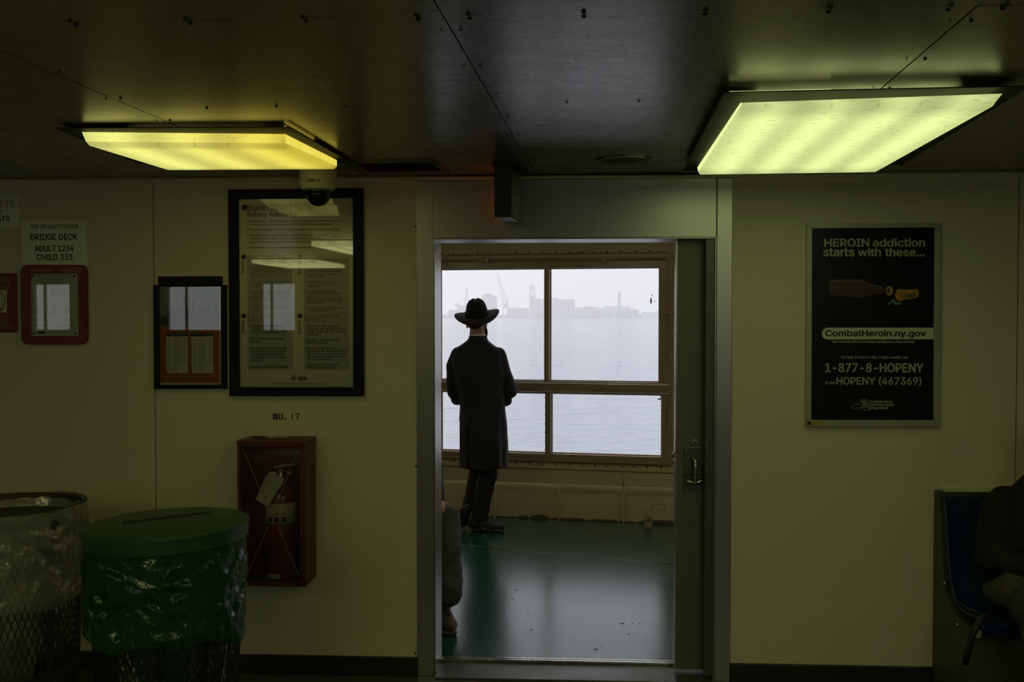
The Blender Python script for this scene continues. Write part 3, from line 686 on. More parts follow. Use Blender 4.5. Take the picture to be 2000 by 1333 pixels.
part('butt_weld', MB().tube([(r1, -YF-0.046, zbeam0), (r1, -YF-0.046, zbeam1), (r1+0.003, -YF-0.003, zbeam1+0.02)], 0.004, 6), 'hull_paint', hw_, OM, smooth=True)
# rust and dirt along the deck edge
m = MB(); rr = random.Random(5); x = -7
while x < 6:
    w = rr.uniform(0.05, 0.35); h_ = rr.uniform(0.006, 0.028)
    m.prism([(x, -0.004, 0), (x+w, -0.004, 0), (x+w*0.8, -0.004, h_), (x+w*0.5, -0.004, h_*rr.uniform(.6, 1.3)), (x+w*0.2, -0.004, h_*0.8)], (0, 0.004, 0)); x += w*0.9
part('rust_edge', m, 'rivet_rust', hw_, OM, kind='stuff')
m = MB(); x = -6
while x < 5:
    for z_ in (ozz(1180, 911), ozz(1180, 492)):
        m.ball((x+rr.uniform(-.01, .01), -YF-0.001, z_+rr.uniform(-.004, .004)), (0.008, 0.006, 0.008), 6, 4)
    x += 0.105
for k in range(-2, 3):
    z_ = zs
    while z_ < zf1:
        for xx in (FRX+PITCHW*k+0.06, FLX+PITCHW*k-0.06): m.ball((xx, -YF-0.001, z_), (0.007, 0.005, 0.007), 6, 4)
        z_ += 0.11
part('rivet', m, 'rivet_rust', hw_, OM, kind='stuff', smooth=True)
def hull_window(idx, dx):
    w = thing('window_%d' % idx, ((FLX+FRX)/2+dx, -YF, zs), OM, kind='structure')
    X = lambda v: v+dx
    rc = lambda x0, x1, z0, z1, y: [(X(x0), y, z0), (X(x1), y, z0), (X(x1), y, z1), (X(x0), y, z1)]
    fo = (FLX-0.01, FRX+0.01, zs-0.005, zf1+0.005)
    e_ = 0.028
    wf = part('window_frame', MB().ring(rc(fo[0], fo[1], fo[2], fo[3], -YF-0.03), rc(fo[0]+e_, fo[1]-e_, fo[2]+0.018, fo[3]-e_, -YF-0.03), (0, 0.055, 0)), 'window_paint', w, bevel=0.004)
    s1 = part('sash_frame', MB().ring(rc(fo[0]+e_, fo[1]-e_, zm1-0.012, fo[3]-e_, -YF-0.016), rc(PLX, PR, zm1, zt0, -YF-0.016), (0, 0.075, 0)), 'window_paint', w, bevel=0.003)
    s2 = part('sash_frame', MB().ring(rc(fo[0]+e_, fo[1]-e_, fo[2]+0.018, zm0+0.012, -YF-0.012), rc(PLX+0.005, PR+0.022, zb0, zm0, -YF-0.012), (0, 0.07, 0)), 'window_paint', w, bevel=0.003)
    part('middle_rail', MB().box(X(fo[0]+e_), X(fo[1]-e_), -YF-0.030, -YF+0.02, zm0+0.014, zm1-0.014), 'window_paint', w, bevel=0.006)
    part('rail_bead', MB().box(X(fo[0]+e_), X(fo[1]-e_), -YF-0.034, -YF-0.028, (zm0+zm1)/2-0.004, (zm0+zm1)/2+0.004), 'window_paint', w, bevel=0.001)
    part('mullion', MB().box(X(PM0), X(PM1), -YF-0.014, -YF+0.05, zm1, zt0), 'window_paint', s1, bevel=0.003)
    part('mullion', MB().box(X(PM0+0.008), X(PM1+0.012), -YF-0.010, -YF+0.05, zb0, zm0), 'window_paint', s2, bevel=0.003)
    gy = -YF+0.052
    for (x0, x1, z0, z1) in ((PLX, PM0, zm1, zt0), (PM1, PR, zm1, zt0), (PLX+0.005, PM0+0.008, zb0, zm0), (PM1+0.012, PR+0.022, zb0, zm0)):
        part('pane', MB().box(X(x0)-0.004, X(x1)+0.004, gy, gy+0.005, z0-0.004, z1+0.004), 'window_glass', w)
        part('glazing_bead', MB().ring(rc(x0, x1, z0, z1, gy-0.009), rc(x0+0.008, x1-0.008, z0+0.008, z1-0.008, gy-0.009), (0, 0.008, 0)), 'putty', w)
    m = MB()
    for (x0, x1, z0, z1) in ((PLX, PR, zm1, zt0), (PLX, PR+0.02, zb0, zm0)):
        n = 12
        for i in range(n):
            for z_ in (z0-0.004, ): m.ball((X(x0+(x1-x0)*(i+.5)/n), -YF-0.014, z_), (0.004, 0.003, 0.004), 6, 4)
        n = 7
        for i in range(n):
            for x_ in (x0-0.006, x1+0.008): m.ball((X(x_), -YF-0.014, z0+(z1-z0)*(i+.5)/n), (0.004, 0.004, 0.004), 6, 4)
        for i in range(n): m.ball((X(PM0+0.006), -YF-0.013, z0+(z1-z0)*(i+.5)/n), (0.004, 0.004, 0.004), 6, 4)
    part('bead_screw', m, 'putty', w, kind='stuff', smooth=True)
    # hinge arms along the top, latch on the right side
    for px in (953, 1181):
        x_ = ou(px, 510); z_ = ozz(px, 511)
        h = part('top_latch', MB().box(X(x_)-0.014, X(x_)+0.014, -YF-0.06, -YF-0.028, z_-0.02, z_+0.034), 'window_paint', w, bevel=0.005)
        part('latch_bolt', MB().tube([(X(x_)-0.02, -YF-0.062, z_-0.022), (X(x_)+0.02, -YF-0.062, z_-0.012)], 0.007, 8), 'window_paint', h, smooth=True)
    part('top_rod', MB().tube([(X(fo[0]+0.05), -YF-0.045, ozz(1180, 507)), (X(fo[1]-0.05), -YF-0.045, ozz(1180, 507))], 0.006, 8), 'window_paint', w, smooth=True)
    z_ = ozz(1305, 612)
    h = part('side_latch', MB().box(X(PR+0.03), X(FRX+0.02), -YF-0.055, -YF-0.030, z_-0.012, z_+0.012), 'window_paint', w, bevel=0.004)
    part('latch_pin', MB().cyl((X(FRX+0.005), -YF-0.062, z_+0.016), (X(FRX+0.005), -YF-0.062, z_-0.034), 0.004, 0.004, 8), 'putty', h, smooth=True)
    # rounded outer moulding round the opening
    rx0, rx1, rz0, rz1, rr_ = FLX-0.045, FRX+0.045, zs-0.015, zf1+0.035, 0.08; pth = []
    for (cx, cz, a0) in ((rx1-rr_, rz1-rr_, 0), (rx0+rr_, rz1-rr_, 90), (rx0+rr_, rz0+rr_, 180), (rx1-rr_, rz0+rr_, 270)):
        for a in range(0, 91, 15): pth.append((X(cx+rr_*math.cos(math.radians(a0+a))), -YF-0.002, cz+rr_*math.sin(math.radians(a0+a))))
    pth.append(pth[0]); part('outer_moulding', MB().tube(pth, 0.006, 6, cap=False), 'window_paint', w, smooth=True)
    return w
for i, k in enumerate((0, -1, 1, -2)):
    w = hull_window(i+1, PITCHW*k)
    if k == 0:   # dirt marks sticking to the right-hand pane, and the chipped lower corner
        m = MB()
        for px, py, a, b in ((1271.5, 588, 0.003, 0.013), (1273.5, 577.5, 0.002, 0.003), (1279, 589, 0.002, 0.002), (1291.5, 774, 0.003, 0.012), (1288, 780, 0.007, 0.003)):
            q = OU(px, py, 0.0); m.ball((q.x, -YF+0.050, q.z), (a*2, 0.002, b*2), 8, 6)
        part('dirt_speck', m, 'black_matt', w, kind='stuff')
# promenade ceiling with its frames, outer face of the cabin wall
m = MB(); m.prism([W3(-9, 0.2, CEIL+0.10), W3(6.2, 0.2, CEIL+0.10), O3(6, 0.0, CEIL+0.10), O3(-9, 0.0, CEIL+0.10)], (0, 0, 0.05))
dc = struct('ceiling', m, 'deck_ceiling')
for k in range(-3, 4):
    a = W3(k*1.1, 0.2, CEIL+0.02); b = OM @ Vector(((OI @ (a+(WM.to_3x3() @ Vector((0, 3.6, 0))))).x, -0.06, CEIL+0.02))
    d_ = Vector((0.035, 0, 0)); part('deck_beam', MB().prism([a-d_, a+d_, b+d_, b-d_], (0, 0, 0.08)), 'deck_ceiling', dc, I4, bevel=0.002)
m = MB(); m.box(-9, uL-0.0, T, T+0.01, 0, CEIL+0.1); m.box(uR, 6.2, T, T+0.01, 0, CEIL+0.1); m.box(uL, uR, T, T+0.01, zT, CEIL+0.1)
struct('wall_promenade', m, 'hull_paint', WM)
for s_, x in (('wall_aft', -8.9), ('wall_fore', 6.1)):
    a = W3(x, 0.2, 0); b = O3(x, 0, 0); struct(s_, MB().prism([a, b, b+Vector((0.05, 0, 0)), a+Vector((0.05, 0, 0))], (0, 0, CEIL+0.1)), 'hull_paint')
# unseen warm lights added under the promenade ceiling to brighten the hull wall
for k, (u, lb_) in enumerate(((-4.5, 'far left'), (-1.4, 'left'), (0.3, 'middle'), (2.2, 'right'))):
    p = W3(u, 1.3, CEIL+0.04); t = thing('deck_fill_light', (p.x, p.y, CEIL+0.10), I4, 'added unseen warm fill light under the promenade ceiling, %s one' % lb_, 'ceiling light', 'added promenade fill lights')
    part('housing', MB().box(p.x-0.33, p.x+0.33, p.y-0.09, p.y+0.09, CEIL+0.05, CEIL+0.10), 'deck_ceiling', t, bevel=0.004)
    part('fill_cover', MB().box(p.x-0.31, p.x+0.31, p.y-0.07, p.y+0.07, CEIL+0.015, CEIL+0.05), 'deck_fill', t, bevel=0.01)
# pipe stub on the deck by the hull, with its loop of wire
c = onZ(1266, 1033, 0)
ps = thing('pipe_stub', (c.x, c.y, 0), I4, 'short rusty pipe stub with a wire loop at the foot of the hull wall', 'pipe')
part('tube', MB().lathe([(0.030, 0), (0.030, 0.085), (0.026, 0.095), (0.018, 0.095), (0.016, 0.06), (0, 0.06)], (c.x, c.y, 0), 20), 'window_paint', ps, smooth='auto')
part('foot_weld', MB().lathe([(0.042, 0), (0.036, 0.008), (0.03, 0.012)], (c.x, c.y, 0), 16), 'rivet_rust', ps, smooth=True)
part('bolt', MB().cyl((c.x, c.y-0.034, 0.072), (c.x, c.y-0.026, 0.072), 0.014, 0.014, 12), 'rivet_rust', ps, smooth='auto')
pts = [onY(px, py, c.y+0.02) for px, py in ((1262, 1012), (1261, 1004), (1264, 998), (1270, 996), (1275, 1002), (1272, 992), (1278, 987), (1288, 985), (1297, 987), (1301, 991), (1297, 996), (1290, 998))]
part('wire_loop', MB().tube(pts, 0.0022, 6), 'rivet_rust', ps, smooth=True)
# ---------------------------------------------------------------- harbour: water, haze, far shore
WZ = -6.35
mw = bpy.data.materials.new('harbour_water'); mw.use_nodes = True; n = mw.node_tree.nodes; l = mw.node_tree.links; p = n['Principled BSDF']
p.inputs['Base Color'].default_value = (0.30, 0.33, 0.38, 1); p.inputs['Roughness'].default_value = 0.08; p.inputs['IOR'].default_value = 1.33
t = n.new('ShaderNodeTexCoord'); hs = []
for sc_, st_, w_ in ((0.35, (0.35, 1, 1), 0.5), (0.9, (0.4, 1, 1), 1.1), (0.07, (0.3, 1, 1), 0.7)):
    mp = n.new('ShaderNodeMapping'); mp.inputs['Scale'].default_value = st_; nz = n.new('ShaderNodeTexNoise'); nz.inputs['Scale'].default_value = sc_
    nz.inputs['Detail'].default_value = 5; nz.inputs['Distortion'].default_value = 0.4; mu = n.new('ShaderNodeMath'); mu.operation = 'MULTIPLY'; mu.inputs[1].default_value = w_/max(sc_, .2)
    l.new(t.outputs['Object'], mp.inputs[0]); l.new(mp.outputs[0], nz.inputs['Vector']); l.new(nz.outputs['Fac'], mu.inputs[0]); hs.append(mu)
ad = n.new('ShaderNodeMath'); l.new(hs[0].outputs[0], ad.inputs[0]); l.new(hs[1].outputs[0], ad.inputs[1])
a2 = n.new('ShaderNodeMath'); l.new(ad.outputs[0], a2.inputs[0]); l.new(hs[2].outputs[0], a2.inputs[1])
bp = n.new('ShaderNodeBump'); bp.inputs['Strength'].default_value = 0.75; bp.inputs['Distance'].default_value = 0.5
l.new(a2.outputs[0], bp.inputs['Height']); l.new(bp.outputs[0], p.inputs['Normal']); MATS['harbour_water'] = mw
m = MB(); m.add([(-5000, -40, 0), (5000, -40, 0), (5000, 7000, 0), (-5000, 7000, 0)], [(0, 1, 2, 3)]); m.v = [v+Vector((0, 0, WZ)) for v in m.v]
solo('harbour_water', m, 'harbour_water', 'pale rippled grey-blue harbour water outside the window', 'water', kind='stuff')
hz = bpy.data.materials.new('sea_haze'); hz.use_nodes = True; n = hz.node_tree.nodes; l = hz.node_tree.links; n.clear()
o = n.new('ShaderNodeOutputMaterial'); vs_ = n.new('ShaderNodeVolumeScatter'); vs_.inputs['Color'].default_value = (0.985, 0.975, 0.965, 1)
vs_.inputs['Density'].default_value = 0.00085; vs_.inputs['Anisotropy'].default_value = 0.3; l.new(vs_.outputs[0], o.inputs['Volume']); MATS['sea_haze'] = hz
solo('sea_haze', MB().box(-3500, 3500, 60, 2120, WZ+0.5, 260), 'sea_haze', 'pale haze lying over the harbour before the far shore', 'haze', kind='stuff')
SY = 2200.0; KX = SY/FPX
def sx(px): return (px-1000)*KX
def sh(py): return WZ+(622-py)*KX
def far(name, label, cat, boxes, m_='far_concrete', dy=0, group=None, parts=None):
    cx = sum((b[0]+b[2])/2 for b in boxes)/len(boxes)
    t = thing(name, (sx(cx), SY+dy, WZ), I4, label, cat, group)
    for b in boxes:
        nm = b[5] if len(b) > 5 else 'block'; mm = b[4] if len(b) > 4 and b[4] else m_
        part(nm, MB().box(sx(b[0]), sx(b[2]), SY+dy, SY+dy+max(12, (b[2]-b[0])*0.6), sh(b[1]), sh(b[3])), mm, t)
    return t
m = MB(); pts = [(-2600, WZ), (-2600, sh(617))]
rr = random.Random(12); x = -2600
while x < 2600:
    w = rr.uniform(20, 90); h_ = sh(rr.uniform(612, 618)); pts += [(x, h_), (x+w, h_)]; x += w
pts += [(x, WZ)]
m = MB(); m.prism([(a, SY+40, b) for a, b in pts], (0, 400, 0)); sh_ = solo('far_shore', m, 'far_dark', 'low hazy built-up shoreline across the water', 'shoreline', kind='structure')
far('far_building', 'tallest broad slab building on the far shore, seen right behind the window post', 'building',
    [(1044, 584, 1062, 622, None, 'wing'), (1062, 582, 1090, 622, None, 'main_block'), (1090, 585, 1122, 622, None, 'wing'), (1050, 610, 1070, 622, 'far_dark', 'quay_shed')])
far('far_building', 'rounded hazy block on the far shore beside the hat', 'building', [(940, 576, 966, 622, None, 'main_block'), (944, 573, 958, 578, None, 'roof_house'), (966, 580, 970, 622, None, 'wing')], dy=60)
far('far_building', 'low stepped building on the far shore at the left window edge', 'building', [(890, 596, 914, 622, None, 'main_block'), (886, 592, 893, 598, None, 'roof_house'), (872, 606, 892, 622, None, 'wing')], dy=60)
far('far_building', 'long low shed on the far shore left of the tall stack', 'building', [(1124, 600, 1200, 622, None, 'main_block'), (1150, 598, 1170, 602, None, 'roof_monitor')], dy=140)
t = far('far_building', 'arched-roof hall on the far shore around the tall stack', 'building', [(1160, 606, 1250, 622, 'far_dark', 'hall')], dy=20)
m = MB(); arc = [(sx(1165+85*i/12), SY+22, sh(606-9*math.sin(PI*i/12))) for i in range(13)]; m.prism(arc, (0, 60, 0)); part('arched_roof', m, 'far_pale', t)
far('far_building', 'row of small white sheds on the far shore at the right window edge', 'building', [(1256, 609, 1266, 622, 'far_pale', 'shed'), (1268, 610, 1280, 622, 'far_pale', 'shed'), (1282, 608, 1292, 622, 'far_pale', 'shed')], dy=10)
far('far_building', 'low quay building on the far shore between crane and tower', 'building', [(990, 602, 1034, 622, None, 'main_block'), (1008, 600, 1013, 603, None, 'roof_house')], dy=50)
t = far('harbour_tower', 'slim hazy tower with open top stage on the far shore', 'tower',
    [(1034, 578, 1044, 622, None, 'shaft'), (1034, 570, 1036.5, 578, None, 'corner_pier'), (1041.5, 570, 1044, 578, None, 'corner_pier'), (1034, 560, 1044, 570, 'far_pale', 'upper_stage'), (1036, 557, 1042, 560, 'far_pale', 'cap')], dy=-30)
t = thing('chimney_stack', (sx(1207.5), SY-20, WZ), I4, 'tall dark chimney stack on the far shore right of the window post', 'chimney')
part('shaft', MB().lathe([(3.3, sh(622)), (2.9, sh(571)), (2.9, sh(570))], (sx(1207.5), SY-20, 0), 16), 'far_dark', t, smooth='auto')
part('cap_ring', MB().lathe([(3.2, sh(572)), (3.2, sh(570)), (2.4, sh(570))], (sx(1207.5), SY-20, 0), 16), 'far_dark', t, smooth='auto')
for px, py, r_, lb in ((1182, 599, 2.2, 'small white tank on a stalk in front of the arched hall'), (1198, 603, 3.0, 'small white round tank beside the tall chimney stack')):
    t = thing('storage_tank', (sx(px), SY-10, WZ), I4, lb, 'tank')
    part('vessel', MB().ball((sx(px), SY-10, sh(py)), (r_, r_, r_*1.6), 12, 8), 'far_pale', t, smooth=True); part('stalk', MB().cyl((sx(px), SY-10, WZ), (sx(px), SY-10, sh(py)), 1.2, 1.2, 8), 'far_pale', t)
def crane(label, foot, tip, base, dy):
    t = thing('harbour_crane', (sx(foot[0]), SY+dy, WZ), I4, label, 'crane'); y = SY+dy
    for a, b in ((-1, -1), (1, -1), (-1, 1), (1, 1)):
        part('leg', MB().cyl((sx(foot[0])+a*base*KX, y+b*8, WZ), (sx(foot[0])+a*base*KX*0.5, y+b*4, sh(foot[1]+4)), 1.1, 1.0, 6), 'far_concrete', t)
    part('machine_house', MB().box(sx(foot[0])-base*KX*0.8, sx(foot[0])+base*KX*0.9, y-6, y+6, sh(foot[1]+5), sh(foot[1]-3)), 'far_concrete', t)
    a = Vector((sx(foot[0]), y, sh(foot[1]))); b = Vector((sx(tip[0]), y, sh(tip[1]))); m = MB(); side = Vector((1, 0, 0.3))
    for s_ in (-1, 1): m.tube([a+side*s_*3.2, a.lerp(b, .5)+side*s_*2.6, b+side*s_*0.6], 0.75, 5)
    n_ = 9
    for i in range(n_):
        f0, f1 = i/n_, (i+1)/n_; w0 = 3.2*(1-f0)+0.6; w1 = 3.2*(1-f1)+0.6; s_ = 1 if i % 2 else -1
        m.tube([a.lerp(b, f0)+side*s_*w0*.9, a.lerp(b, f1)-side*s_*w1*.9], 0.5, 4)
    part('jib', m, 'far_concrete', t)
    part('mast', MB().cyl((sx(foot[0])+4, y, sh(foot[1])), (sx(foot[0])+5, y, sh(foot[1]-13)), 1.3, 0.8, 6), 'far_concrete', t)
    part('stay', MB().tube([(sx(foot[0])+5, y, sh(foot[1]-13)), a.lerp(b, .75)], 0.35, 4), 'far_concrete', t)
crane('tall hazy dockside crane with raised jib right of the hat', (987, 596), (972, 535), 6, -10)
crane('small hazy crane with upright mast left of the hat', (911, 596), (912, 562), 3, -10)
t = thing('radio_mast', (sx(1052), SY, WZ), I4, 'thin mast rising beside the harbour tower', 'mast')
part('pole', MB().cyl((sx(1046), SY-6, WZ), (sx(1046), SY-6, sh(573)), 0.9, 0.6, 6), 'far_concrete', t); part('antenna', MB().box(sx(1045), sx(1047), SY-7, SY-5, sh(580), sh(576)), 'far_concrete', t)
t = thing('radio_mast', (sx(1229), SY, WZ), I4, 'thin mast right of the tall chimney stack', 'mast')
part('pole', MB().cyl((sx(1229), SY+5, WZ), (sx(1229), SY+5, sh(594)), 0.8, 0.5, 6), 'far_concrete', t); part('antenna', MB().box(sx(1228), sx(1230), SY+4, SY+6, sh(600), sh(598)), 'far_concrete', t)
# ---------------------------------------------------------------- notices and posters on the cabin wall
def wbase(px, py): q = WU(px, py, 0.01); return (q.x, -PF_, q.z)
def wq(px, py, off): q = WU(px, py, off); return Vector((q.x, -off, q.z))
def quadring(outer, inner, off, th):   # four-cornered frame from measured corners
    return MB().ring([wq(*p, off) for p in outer], [wq(*p, off) for p in inner], (0, th, 0))
def sheet(cs, off, th=0.0008): return MB().prism([wq(*p, off) for p in cs], (0, th, 0))
B0 = PF_
# --- safety notice
sn = thing('framed_notice', wbase(578, 775), WM, 'large dark-framed cream safety advisory notice in five languages', 'notice')
so = [(445, 370), (708.5, 367), (710, 774.5), (447.5, 774)]; si = [(465, 389), (689, 386.5), (690, 757), (467, 757)]
part('frame', quadring(so, si, B0+0.024, 0.024), 'frame_navy', sn, bevel=0.003)
part('backing', sheet([(460, 384), (694, 382), (695, 762), (462, 762)], B0+0.008, 0.008), 'frame_navy', sn)
part('sheet', sheet(si, B0+0.010), 'paper_cream', sn)
for q in ([(482, 503), (571, 503), (572, 723), (484, 723)], [(593, 503), (681, 503), (682, 723), (594, 723)]): part('tinted_column', sheet(q, B0+0.0105), 'paper_grey', sn)
part('glass', sheet(si, B0+0.015), 'poster_glass', sn)
sn_t = lambda s, x0, y0, x1, y1, m_, b=0.0: wtext(sn, s, x0, y0, x1, y1, m_, b, B0+0.0112)
sn_t('Staten Island Ferry', 482, 400, 611, 415, 'ink_red', 0.025); sn_t('Safety Advisory', 482, 413.5, 580, 426, 'ink_red', 0.025)
body = [('1.', 'During docking, stay off the stairs, ramps, and landings until ferry has come to', 430, 1), ('', 'a complete stop at the dock. Failure to do so may result in personal injury.', 436.5, .93),
        ('2.', 'In case of emergency, listen for announcements and instructions from the crew.', 447, 1), ('3.', 'Please familiarize yourself with the location of life jackets on this ferry. They are', 457.5, 1.01),
        ('', 'located under the seats, in cabinets along the wall, or in overhead racks. See', 464, .98), ('', 'instructions for their use which are posted in red frames throughout the ferry.', 470.5, .97),
        ('4.', 'For assistance, see crew members located on each deck.', 481.5, .71)]
for n_, s_, y, f in body:
    if n_: sn_t(n_, 482.5, y, 486, y+4.6, 'ink_black', 0.01)
    sn_t(s_, 488, y, 488+174*f, y+5.2, 'ink_black', 0.012)
cols = [(483, 'Spanish', ['Staten Island Ferry', 'Consejos de seguridad'], 499,
   [('1.', ['Cuando la embarcación esté atracando, no', 'permanezca en escaleras, pasarelas y', 'descansos hasta que el ferry se haya detenido', 'por completo en el muelle. Si no lo hace,', 'podría lastimarse.']),
    ('2.', ['En caso de emergencia, escuche atentamente', 'los anuncios e instrucciones de la', 'tripulación.']), ('3.', ['Tome en cuenta dónde están los chalecos en', 'el ferry. Están debajo de los asientos, en', 'gabinetes junto a la pared o en lo alto. En', 'carteles con marcos rojos por todo el ferry', 'verá las instrucciones para su uso.']),
    ('4.', ['Si necesita ayuda, consulte a cualquiera', 'de los miembros de la tripulación en cada', 'cubierta.'])], 520.5, 4.55, 5.4),
  (593, 'Russian', ['Паром Стейтен-Айленд', 'Рекомендации по безопасности'], 499,
   [('1.', ['Во время швартовки парома находитесь в', 'стороне от лестниц, сходней и пандусов', 'пока паром полностью не остановится у', 'причала. Несоблюдение правил может', 'привести к травмам.']),
    ('2.', ['В случае чрезвычайной ситуации', 'слушайте объявления и инструкции', 'членов экипажа.']), ('3.', ['Ознакомьтесь с местами хранения', 'спасательных жилетов на этом пароме', 'Жилеты находятся под сиденьями, в', 'настенных шкафах или на верхних полках', 'Инструкции размещены в красных рамках', 'по всему парому.']),
    ('4.', ['За помощью обращайтесь к членам экипажа,', 'находящимся на каждой палубе.'])], 520.5, 4.55, 5.4),
  (483, 'Chinese', ['史坦頓島渡輪', '安全須知'], 616,
   [('1.', ['渡輪靠岸時，不要站在樓梯、坡道', '及登岸處上，直至渡輪完全停穩於', '碼頭邊。不這樣做可能會導致受傷。']), ('2.', ['如遇緊急情況，請聽從船員的廣播', '與指示。']), ('3.', ['請熟悉救生衣在渡輪上的存放位置。', '它們放在座位下面、牆邊的櫃子裡或', '頭頂的架子上。渡輪各處的紅色框', '內，張貼有救生衣使用說明，請務必', '閱讀熟悉。']),
    ('4.', ['如需協助，請與各層甲板上的船員聯絡'])], 635, 6.0, 6.6),
  (593, 'Korean', ['스태튼 아일랜드 페리', '안전 권고사항'], 616,
   [('1.', ['정박하는 동안 페리가 완전히 멈출', '때까지 계단, 램프, 승하선장에 서 있지', '마십시오. 그렇지 않은 경우, 부상을 당할', '수 있습니다.']), ('2.', ['비상사태 시, 안내 방송과 선원들의', '지시사항에 따르십시오.']), ('3.', ['페리의 구명 조끼가 있는 곳을', '알아두십시오. 구명 조끼는 좌석 아래, 벽', '캐비닛 안 또는 머리 위 선반에 있습니다.', '페리 전체의 붉은색 프레임에 게시된 구명', '조끼 사용법을 읽어주십시오.']),
    ('4.', ['도움이 필요한 경우, 각 갑판에서', '근무하는 선원에게 문의하십시오.'])], 636, 5.3, 5.6)]
for x0, lang, head, hy, items, y0, lh, gap in cols:
    cj = lang in ('Chinese', 'Korean')
    sn_t(head[0], x0+0.5, hy-1.5, x0+(70 if not cj else 66 if lang == 'Korean' else 46), hy+4.5, 'ink_tan', 0.012); sn_t(head[1], x0+0.5, hy+6.5, x0+(84 if not cj else 42 if lang == 'Korean' else 32), hy+12.5, 'ink_tan', 0.012)
    # language name, printed upright beside the column under a round dot
    a = wq(x0-5.5, hy+36, B0+0.0112); b = wq(x0-5.5, hy+11, B0+0.0112); c = wq(x0-12, hy+36, B0+0.0112)
    text(sn, lang, a, (0, 0, b.z-a.z), (c.x-a.x, 0, 0), 'ink_black', 0.015)
    c = wq(x0-7, hy+3 if hy < 600 else hy+1.5, B0+0.0112); m = MB(); m.prism([(c.x+0.0108*math.cos(t), c.y, c.z+0.0108*math.sin(t)) for t in [2*PI*i/20 for i in range(20)]], (0, 0.0004, 0))
    part('round_dot', m, 'ink_navy', sn)
    y = y0
    for n_, ls in items:
        sn_t(n_, x0+2.5, y, x0+5, y+lh*0.62, 'ink_black')
        for k, s_ in enumerate(ls):
            wd = (len(s_)*(1.80 if lang in ('Spanish', 'Russian') else 4.25 if lang == 'Chinese' else 3.3))
            sn_t(s_, x0+7.5, y, x0+7.5+min(wd, 80), y+lh*0.74, 'ink_black', 0.006); y += lh
        y += gap
c = wq(477, 405.5, B0+0.0112); m = MB(); m.prism([(c.x+0.013*math.cos(t), c.y, c.z+0.013*math.sin(t)) for t in [2*PI*i/24 for i in range(24)]], (0, 0.0004, 0)); part('round_dot', m, 'ink_navy', sn)
c = wq(573.5, 739, B0+0.0112); m = MB()
for r0_, r1_ in ((0.0125, 0.0105), (0.0085, 0.0075)):
    m.ring([(c.x+r0_*math.cos(t), c.y, c.z+r0_*math.sin(t)) for t in [2*PI*i/24 for i in range(24)]], [(c.x+r1_*math.cos(t), c.y, c.z+r1_*math.sin(t)) for t in [2*PI*i/24 for i in range(24)]], (0, 0.0004, 0))
m.prism([(c.x-.003, c.y, c.z-.006), (c.x+.003, c.y, c.z-.006), (c.x+.004, c.y, c.z+.002), (c.x, c.y, c.z+.007), (c.x-.004, c.y, c.z+.002)], (0, 0.0004, 0)); part('city_seal', m, 'ink_black', sn)
sn_t('New York City', 584, 734.3, 599, 736.3, 'ink_black', 0.01); sn_t('DOT', 584, 737.2, 599.5, 744, 'ink_black', 0.08)
sn_t('Please visit our website at www.nyc.gov/dot, or Dial 311', 530, 747.6, 637, 751.4, 'ink_black', 0.012)
# --- departure timetable
tt = thing('framed_timetable', wbase(370, 760), WM, 'small dark-framed orange departure timetable with a skyline picture', 'timetable')
to = [(299, 557), (441, 556.5), (442, 760), (300.5, 760)]; ti = [(309.5, 561), (431, 560), (431.5, 752), (311, 752.5)]
part('frame', quadring(to, ti, B0+0.020, 0.020), 'frame_navy', tt, bevel=0.002)
part('backing_board', sheet([(308.5, 540), (434, 540), (434, 756), (310, 756)], B0+0.010, 0.010), 'frame_navy', tt, bevel=0.002)
part('sheet', sheet(ti, B0+0.0108), 'paper_cream', tt)
part('orange_print', sheet([(311.5, 562.5), (428.5, 562), (429, 748.5), (312.5, 748.5)], B0+0.0112, 0.0003), 'timetable_orange', tt)
part('sky_print', sheet([(313.5, 562.5), (426, 562), (426, 630), (313.5, 630)], B0+0.0116, 0.0003), 'print_sky', tt)
part('water_print', sheet([(313.5, 620), (426, 619), (426, 637.5), (313.5, 637.5)], B0+0.0119, 0.0002), 'print_water', tt)
m = MB(); rr = random.Random(4); xs = 313.5; sk = []
hts = {313: 618, 325: 612, 330: 606, 338: 611, 345: 600, 350: 606, 356.5: 581, 358.5: 578, 363: 600, 368: 604, 375: 589, 382: 606, 388: 596, 395: 604, 401: 600, 407: 597, 413: 603, 418: 594, 424: 597}
ks = sorted(hts)
for i, k_ in enumerate(ks):
    k2 = ks[i+1] if i+1 < len(ks) else 426
    m.prism([wq(max(k_, 313.5), 623, B0+0.0121), wq(k2, 623, B0+0.0121), wq(k2-0.6, hts[k_], B0+0.0121), wq(k_+0.2, hts[k_], B0+0.0121)], (0, 0.0002, 0))
m.prism([wq(313.5, 634, B0+.0122), wq(350, 634, B0+.0122), wq(345, 618, B0+.0122), wq(330, 616, B0+.0122), wq(313.5, 620, B0+.0122)], (0, .0002, 0))
part('skyline_print', m, 'print_city', tt)
wtext(tt, 'DEPARTURE TIMES', 340, 641, 399, 647, 'ink_gold', 0.01, B0+0.0122)
